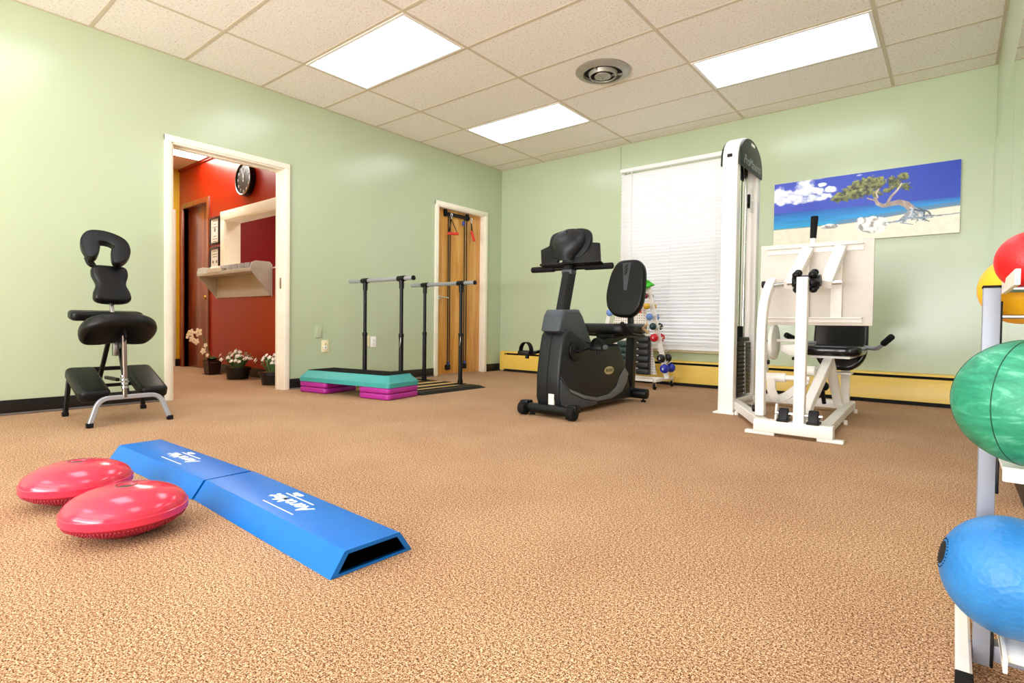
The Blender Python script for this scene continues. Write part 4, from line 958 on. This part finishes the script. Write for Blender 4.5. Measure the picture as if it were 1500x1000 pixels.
def cuffs(xc, w_, z0, z1, n_, m, lab):
    q = thing('ankle_weight', lab, 'ankle weight', (xc, -.42, z1), 0, 'ankle weights hung on the rack panel'); hh = (z1-z0)/n_
    for i in range(n_): obj('pouch', B().box((xc-w_/2, -.475, z0+i*hh+.004), (xc+w_/2, -.42, z0+(i+1)*hh-.004), .014, None, 3), m, q)
    obj('backing', B().box((xc-w_/2+.008, -.43, z0+.004), (xc+w_/2-.008, -.404, z1), .004), m, q)
cuffs(2.315, .145, .125, .525, 6, M['ankle'], 'black quilted ankle weight hanging on the rack panel nearest the red dumbbell')
cuffs(2.085, .12, .16, .47, 5, M['ankleg'], 'dark green quilted ankle weight hanging behind the bike seat')

# ------------------------------------------------------------------ leg press with weight tower
LP = Vector((4.0, -1.6, 0)); xc = 4.12
t = thing('leg_press_machine', 'white leg press machine with weight tower and black glossy seat', 'exercise machine', LP)
W = M['white']
# tower
ax0, ax1 = 3.455, 3.565
def arch(y0, y1, zt, r, inset):
    p = [(y0+inset, 0.0)]
    for i in range(15):
        a = PI-PI*i/14; p.append(((y0+y1)/2+((y1-y0)/2-inset)*math.cos(a), zt-r+(r-inset)*math.sin(a)**.8))
    p.append((y1-inset, 0.0)); return p
o_, i_ = arch(-1.575, -.985, 2.055, .22, 0), arch(-1.575, -.985, 2.055, .22, .075)
obj('tower_frame', B().prism(o_+i_[::-1], 'X', ax0, ax1, .008, 2), W, t)
cap = [(y, z) for y, z in o_ if z > 1.0]; cap = [(-1.568, 1.81)]+[((y+1.28)*.97-1.28, z-.008) for y, z in cap]+[(-.992, 1.81)]
for xa, xb in ((ax1+.001, ax1+.016), (ax0-.016, ax0-.001)):
    sh_ = obj('shroud', B().prism(cap, 'X', xa, xb, .005, 2), M['shroud'], t, 'dark shroud with outline lettering')
    if xa > ax1:
        b = B(); text_into(b, 'ProMaxima', .098, frame_mx((xb+.0006, -1.27, 1.865), (0, 1, 0), (0, 0, 1)), .0005, .25, -.001, .95)
        obj('shroud_lettering', b, M['etch'], sh_)
        obj('shroud_sticker', B().box((xb, -1.31, 2.0), (xb+.001, -1.22, 2.022), 0, Matrix.Rotation(0, 4, 'X')), M['paper'], sh_)
obj('tower_slot', B().box((3.49, -1.577, 1.865), (3.525, -1.5745, 1.888)), M['dark'], t)
obj('tower_foot', B().box((ax0-.02, -1.62, .001), (ax1+.02, -1.47, .012), .002).box((ax0-.02, -1.06, .001), (ax1+.02, -.94, .012), .002), W, t)
obj('decal', B().box((ax1, -1.55, 1.50), (ax1+.001, -1.515, 1.78)), M['paper'], t)
for i in range(13):
    z = .115+i*.031; q = obj('weight_plate', B().box((3.468, -1.44, z), (3.555, -1.12, z+.0275), .004), M['stack'], t); obj('number_label', B().box((3.5545, -1.295, z+.009), (3.557, -1.282, z+.019)), M['print'], q)
obj('stack_top', B().box((3.475, -1.42, .52), (3.55, -1.14, .555), .006).cyl((3.51, -1.28, .55), (3.51, -1.28, .64), .03, n=16).cyl((3.51, -1.37, .55), (3.51, -1.37, .61), .022, n=14), M['black'], t)
for y in (-1.38, -1.18): obj('guide_rod', B().cyl((3.51, y, .10), (3.51, y, 1.88), .0125, n=14), M['chrome'], t)
obj('pin_rod', B().cyl((3.565, -1.28, .12), (3.5555, -1.28, .52), .004, n=8), M['steel'], t)

for y, za in ((-1.28, .62), (-1.045, .2)): obj('cable', B().cyl((3.51, y, za), (3.51, y, 1.88), .0035, n=8), M['dark'], t)
pl = obj('pulley', B().cyl((3.50, -1.10, 1.63), (3.525, -1.10, 1.63), .055, n=28, bev=.004), M['black'], t)
obj('pulley_bracket', B().box((3.53, -1.13, 1.54), (3.537, -1.06, 1.72), .002).cyl((3.53, -1.10, 1.63), (3.545, -1.10, 1.63), .012, n=12), W, pl)
obj('top_pulley', B().cyl((3.50, -1.36, 1.86), (3.525, -1.36, 1.86), .06, n=28, bev=.004), M['black'], t)
obj('stack_base', B().box((3.46, -1.50, .055), (3.56, -1.04, .10), .004), W, t)
# base
obj('front_base_bar', B().box((3.885, -2.235, .02), (4.30, -2.165, .092), .005).box((3.835, -2.225, .001), (4.0, -2.175, .02), .003).box((4.22, -2.225, .001), (4.35, -2.175, .02), .003), W, t)
obj('side_base_rail', B().rtube([(4.245, -2.165, .055), (4.205, -.86, .055)], .06, .055, (0, 0, 1)), W, t)
obj('diagonal_base_rail', B().rtube([(3.55, -1.45, .06), (3.93, -2.17, .055)], .06, .06, (0, 0, 1)), W, t)
obj('rear_base_bar', B().box((3.56, -.90, .025), (4.24, -.84, .085), .004), W, t)
obj('tower_link', B().box((3.565, -1.06, .03), (3.62, -.86, .085), .004), W, t)
obj('gusset', B().prism([(-2.165, .06), (-2.06, .06), (-2.10, .16), (-2.14, .18)], 'X', 3.985, 3.995), W, t)
for x, y in ((3.60, -1.60), (4.262, -1.50), (4.245, -.88), (3.70, -.87)): obj('levelling_foot', B().cyl((x, y, .001), (x, y, .03), .014, n=12), W, t)
for xx in (4.045, 4.20):
    q = obj('pivot_bearing', B().prism([(-2.235, .093), (-2.165, .093), (-2.175, .15), (-2.19, .168), (-2.21, .168), (-2.225, .15)], 'X', xx-.025, xx+.025, .006, 3), M['black'], t)
    obj('bearing_foot', B().box((xx-.032, -2.245, .092), (xx+.032, -2.155, .105), .003), M['black'], q)
obj('pivot_shaft', B().cyl((4.0, -2.2, .135), (4.245, -2.2, .135), .012, n=14), M['chrome'], t)
# press arm (upright) and rear curved link
obj('press_arm', B().rtube([(4.125, -2.20, .085), (4.128, -2.195, .922)], .058, .05, (0, 1, 0)), W, t)
obj('curved_link', B().rtube(spline([(3.89, -2.10, .10), (3.888, -2.10, .35), (3.888, -2.095, .62), (3.889, -2.06, .77), (3.895, -1.98, .88), (3.90, -1.93, .922)], 6), .055, .05, (1, 0, 0)), W, t)
for p, q in (((3.862, -2.10, .135), (3.845, -2.10, .135)), ((3.865, -1.95, .905), (3.845, -1.95, .905))): obj('link_cap', B().cyl(p, q, .022, n=16, bev=.003), M['black'], t)
obj('link_pin', B().cyl((3.87, -1.95, .895), (4.05, -2.03, .90), .014, n=14), M['chrome'], t)
# foot plate
fp = obj('foot_plate', B().box((3.795, -1.80, .65), (4.428, -1.782, 1.17), .003), M['offwhite'], t, 'off-white foot board')
for z0, z1 in ((1.105, 1.145), (.668, .70)): obj('angle_bar', B().box((3.835, -1.85, z1-.008), (4.375, -1.80, z1), .002).box((3.835, -1.808, z0), (4.375, -1.8005, z1), .002), W, fp)
for xx in (4.06, 4.24): obj('plate_stiffener', B().box((xx-.03, -1.83, .70), (xx+.03, -1.80, 1.10), .003), W, fp)
for a, c in (((4.08, -1.84, 1.115), (4.03, -2.07, .885)), ((4.258, -1.84, 1.115), (4.222, -2.07, .885))): obj('plate_strut', B().rtube([a, c], .062, .055, (0, 1, 0)), W, t)
b = B()
b.cyl((4.06, -2.12, .905), (4.205, -2.12, .905), .034, n=20)
for s_ in (4.085, 4.17):
    for k_ in range(6):
        a = k_*PI/3+.3; b.ball((s_, -2.12+.05*math.cos(a), .905+.05*math.sin(a)), .021, (1.1, 1, 1), 12, 8)
obj('adjusting_knob', b, M['black'], t)
obj('knob_shaft', B().cyl((4.02, -2.08, .90), (4.30, -2.05, .895), .013, n=12), M['chrome'], t)
obj('top_handle', B().cyl((4.10, -1.79, 1.195), (4.106, -1.79, 1.335), .018, .022, n=20, bev=.005), M['rubber'], t)
obj('top_handle_stem', B().cyl((4.10, -1.79, 1.13), (4.10, -1.79, 1.20), .016, n=14), W, t)
# seat carriage
obj('seat', B().prism(smooth_loop([(3.985, -1.44), (4.15, -1.47), (4.315, -1.44), (4.33, -1.25), (4.315, -1.06), (4.15, -1.04), (3.985, -1.06), (3.97, -1.25)], 4), 'Z', .445, .515, .028, 5), M['gloss'], t)
bmx = Matrix.Translation((0, -1.0, .40)) @ Matrix.Rotation(rad(-14), 4, 'X') @ Matrix.Translation((0, 1.0, -.40))
obj('backrest', B().prism(smooth_loop([(3.985, .44), (4.05, .335), (4.15, .32), (4.24, .33), (4.315, .42), (4.325, .60), (4.31, .80), (4.27, .90), (4.15, .915), (4.03, .90), (3.99, .80), (3.975, .60)], 4), 'Y', -1.05, -.985, .022, 4, bmx), M['gloss'], t)
obj('seat_plate', B().box((4.03, -1.42, .428), (4.27, -1.05, .445), .003).box((4.06, -1.12, .30), (4.24, -1.0, .315), .003), W, t)
obj('seat_beam', B().rtube([(4.105, -1.98, .09), (4.115, -1.86, .17), (4.14, -1.36, .42)], .06, .055, (1, 0, 0)), W, t)
obj('seat_strut', B().rtube([(4.14, -1.36, .41), (4.175, -1.15, .075)], .05, .055, (1, 0, 0)), W, t)
obj('rear_post', B().rtube([(4.18, -.90, .08), (4.18, -.93, .36)], .05, .055, (1, 0, 0)), W, t)
obj('beam_brace', B().rtube([(4.02, -1.62, .40), (4.06, -1.52, .33), (4.11, -1.42, .37)], .03, .03, (1, 0, 0)).rtube([(4.10, -1.98, .09), (4.12, -1.98, .055), (4.24, -1.98, .055)], .05, .05, (0, 1, 0)), W, t)
obj('lock_knob', B().ball((4.10, -1.30, .225), .034, (1, 1, 1), 16, 10).cyl((4.09, -1.30, .21), (4.10, -1.27, .10), .014, n=10), M['black'], t)
for pts, nm in (([(4.30, -1.02, .50), (4.38, -1.08, .49), (4.41, -1.14, .51), (4.475, -1.22, .575)], 0), ([(3.99, -1.02, .52), (3.93, -1.10, .52), (3.91, -1.16, .53), (3.845, -1.25, .575)], 1)):
    q = obj('hand_grip', B().tube(pts, .014, 10, rf=.04), M['silver'], t)
    d = (Vector(pts[-1])-Vector(pts[-2])).normalized(); e = Vector(pts[-1]); obj('grip_sleeve', B().cyl(e-d*.085, e+d*.015, .021, n=16, bev=.005), M['rubber'], q)
# cam, lever and linkage between tower and seat
obj('cam_disc', B().cyl((3.838, -1.64, .535), (3.862, -1.64, .535), .122, n=40, bev=.005), W, t)
obj('cam_axle', B().cyl((3.84, -1.63, .545), (4.0, -1.55, .545), .011, n=12), W, t)
obj('cam_bolt', B().cyl((3.80, -1.64, .54), (3.835, -1.64, .54), .008, n=10), M['dark'], t)
obj('link_plate', B().prism(rrect(.07, .14, .03, 5, -1.80, .40), 'X', 3.838, 3.85, .002), W, t)
obj('link_bolt', B().cyl((3.85, -1.80, .405), (3.862, -1.80, .405), .014, n=12), M['dark'], t)
obj('roller_tube', B().cyl((3.86, -1.90, .315), (3.985, -1.90, .318), .028, n=20, bev=.003).cyl((3.98, -1.90, .318), (4.12, -1.90, .32), .016, n=14), W, t)
obj('spacer_tube', B().cyl((3.99, -1.62, .35), (4.10, -1.62, .35), .034, n=18, bev=.004), W, t)
obj('roller_cap', B().cyl((3.842, -1.90, .315), (3.862, -1.90, .315), .03, n=20, bev=.003), M['black'], t)
obj('hook_arm', B().rtube(spline([(3.905, -1.92, .31), (3.91, -1.92, .23), (3.935, -1.90, .185), (3.98, -1.82, .20), (4.05, -1.66, .28)], 6), .05, .03, (0, 1, 0)), W, t)
obj('release_lever', B().prism([(-.0, -.02), (.0, .02), (.14, .03), (.14, -.05), (.06, -.05)], 'Y', -1.62, -1.57, .006, 2, Matrix.Translation((3.885, 0, .495))), W, t)
obj('lever_block', B().box((3.955, -1.61, .415), (4.0, -1.57, .435), .003), M['dark'], t)

# ------------------------------------------------------------------ ball rack
t = thing('ball_rack', 'grey steel ball rack with white rails at the right edge', 'ball rack', (5.15, -4.35, 0))
G = M['rackgrey']
xs_ = (4.857, 5.45)
for xx in xs_:
    p = obj('upright', B().box((xx-.0125, -4.325, .02), (xx+.0125, -4.285, .716), .002), G, t)
    obj('upright_cap', B().box((xx-.0135, -4.327, .714), (xx+.0135, -4.283, .7185), .001), M['rubber'], p)
    f = obj('foot', B().rtube([(xx-.026, -4.10, .030), (xx-.026, -4.44, .030)], .023, .046, (0, 0, 1)), M['white'], t)
    obj('foot_cap', B().box((xx-.0385, -4.462, .002), (xx-.0135, -4.438, .054), .002), M['rubber'], f)
    obj('side_plate', B().prism([(-4.325, .702), (-4.325, .724), (-4.60, .724), (-4.60, .702)], 'X', xx+.0125, xx+.0185), M['white'], t)
    obj('bracket', B().box((xx+.0125, -4.325, .34), (xx+.017, -4.285, .40), .001).box((xx+.0125, -4.325, .02), (xx+.017, -4.285, .08), .001).box((xx+.0125, -4.31, .60), (xx+.016, -4.29, .69), .001), M['black'], t)
W = M['white']
obj('middle_rail', B().box((4.872, -4.44, .388), (5.44, -4.43, .413), .002).box((4.872, -4.43, .404), (5.44, -4.33, .412), .001), W, t)
for y, z in ((-4.375, .706), (-4.425, .706), (-4.16, .663), (-4.25, .663)): obj('top_rod', B().cyl((4.873, y, z), (5.438, y, z), .004, n=10), M['steel'], t)
for xx in (4.8695, 5.4365): obj('rod_bracket', B().box((xx, -4.286, .655), (xx+.004, -4.145, .668), .001), G, t)
obj('lower_rail', B().box((4.872, -4.32, .03), (5.44, -4.29, .06), .002), G, t)
obj('lower_tray', B().box((4.876, -4.48, .11), (5.44, -4.36, .122), .002), W, t)
obj('tray_side', B().box((4.876, -4.50, .10), (4.882, -4.29, .125), .001), W, t)
def bll(nm, c, r, m, lab, seam=False, extra=None):
    c = Vector(c)
    if not (seam or extra): return single(nm, B().ball(c, r, u=56, v_=32), m, lab, 'ball', c)
    q = thing(nm, lab, 'ball', c); obj('shell', B().ball(c, r, u=64, v_=40), m, q)
    if seam:
        for tlt in (-.5, .5):
            mx = Euler((rad(90), 0, rad(28+tlt*62))).to_matrix()
            obj('seam', B().tube([c+mx @ Vector((r*1.0005*math.cos(a), r*1.0005*math.sin(a), 0)) for a in np.linspace(0, 2*PI, 73)[:-1]], .0009, 6, closed=True), mat('dark_green_stitch', '0E4A30', .6), q)
    if extra: extra(c, r, q)
bll('medicine_ball', (4.902, -4.45, .522), .1, M['ballgreen'], 'scuffed green medicine ball on the middle tier of the ball rack', True)
def valve(c, r, q):
    d = Vector((-.97, -.16, .22)).normalized(); mx = d.to_track_quat('Z', 'Y').to_matrix()
    obj('stamp_print', B().lathe([(0, r+.0004), (.012, r-.0004), (.020, r-.0016), (.020, r-.002), (0, r-.001)], c, 24, mx), M['dark'], q, 'dark printed stamp')
    b = B()
    for i in range(26):
        a = 2*PI*i/26; b.ball(c+mx @ Vector((.025*math.cos(a), .025*math.sin(a), r-.0028)), .0011, (1, 1, 1), 6, 4)
    obj('stamp_ring', b, M['dark'], q)
bll('medicine_ball', (4.8875, -4.425, .23), .0962, M['ballblue'], 'dimpled blue medicine ball on the bottom tier of the ball rack', False, valve)
bll('rubber_ball', (4.9035, -4.40, .7525), .0495, M['ballred'], 'shiny red textured ball on the top tier of the rack')
bll('rubber_ball', (4.905, -4.205, .7165), .067, M['ballyel'], 'yellow ball behind the red ball on the top tier')
bll('rubber_ball', (4.97, -4.26, .20), .09, M['ballor'], 'orange ball mostly hidden behind the blue ball')
bll('rubber_ball', (4.936, -4.311, .769), .05, M['ballgr2'], 'small green ball peeking above the red ball')

# ------------------------------------------------------------------ light and camera
world = bpy.data.worlds.new('daylight'); SC.world = world; world.use_nodes = True
bg = world.node_tree.nodes['Background']; bg.inputs['Color'].default_value = (.93, .96, 1, 1); bg.inputs['Strength'].default_value = 2.3
def area(name, loc, rot, sx, sy, power, color):
    li = bpy.data.lights.new(name, 'AREA'); li.shape = 'RECTANGLE'; li.size = sx; li.size_y = sy; li.energy = power; li.color = color
    o = bpy.data.objects.new(name, li); COL.objects.link(o); o.location = loc; o.rotation_euler = rot; return o
area('added_rear_fill', (3.2, Y0-.2, 1.45), (rad(-90), 0, PI), 4.4, 1.9, 130, (.97, .98, 1))  # unseen area lamp added behind the camera to fill the room
area('added_ceiling_fill', (3.2, Y0-.9, .25), (rad(-118), 0, PI), 4.6, 1.6, 800, (.97, .98, 1))  # unseen upward-facing lamp added to brighten the ceiling
struct('added_rear_window', B().box((1.0, Y0-.07, .5), (1.05, Y0-.02, 2.45)).box((5.35, Y0-.07, .5), (5.4, Y0-.02, 2.45)).box((1.05, Y0-.07, .5), (5.35, Y0-.02, .55)).box((1.05, Y0-.07, 2.4), (5.35, Y0-.02, 2.45)).box((3.17, Y0-.07, .55), (3.23, Y0-.02, 2.4)), M['trimw'])  # unseen window frame, added to go with the rear fill lamps
cam = bpy.data.cameras.new('camera'); co_ = bpy.data.objects.new('camera', cam); COL.objects.link(co_); SC.camera = co_
F, YAW, PIT, ROL, CX, CY = 799.1687, .6751, -.0209, -.0125, 757.081, 490.3309
cam.sensor_fit = 'HORIZONTAL'; cam.sensor_width = 36; cam.lens = F/1500*36; cam.clip_start = .02
cam.shift_x = (750-CX)/1500; cam.shift_y = (CY-500)/1500
co_.matrix_world = Matrix.Translation((4.804, -5.6392, .6384)) @ (Matrix.Rotation(YAW, 4, 'Z') @ Matrix.Rotation(PI/2+PIT, 4, 'X') @ Matrix.Rotation(-ROL, 4, 'Z'))
vs = SC.view_settings; vs.view_transform = 'Standard'; vs.look = 'None'; vs.gamma = 1; vs.use_curve_mapping = False; vs.exposure = -.12
SC.cycles.max_bounces = 10; SC.cycles.diffuse_bounces = 7
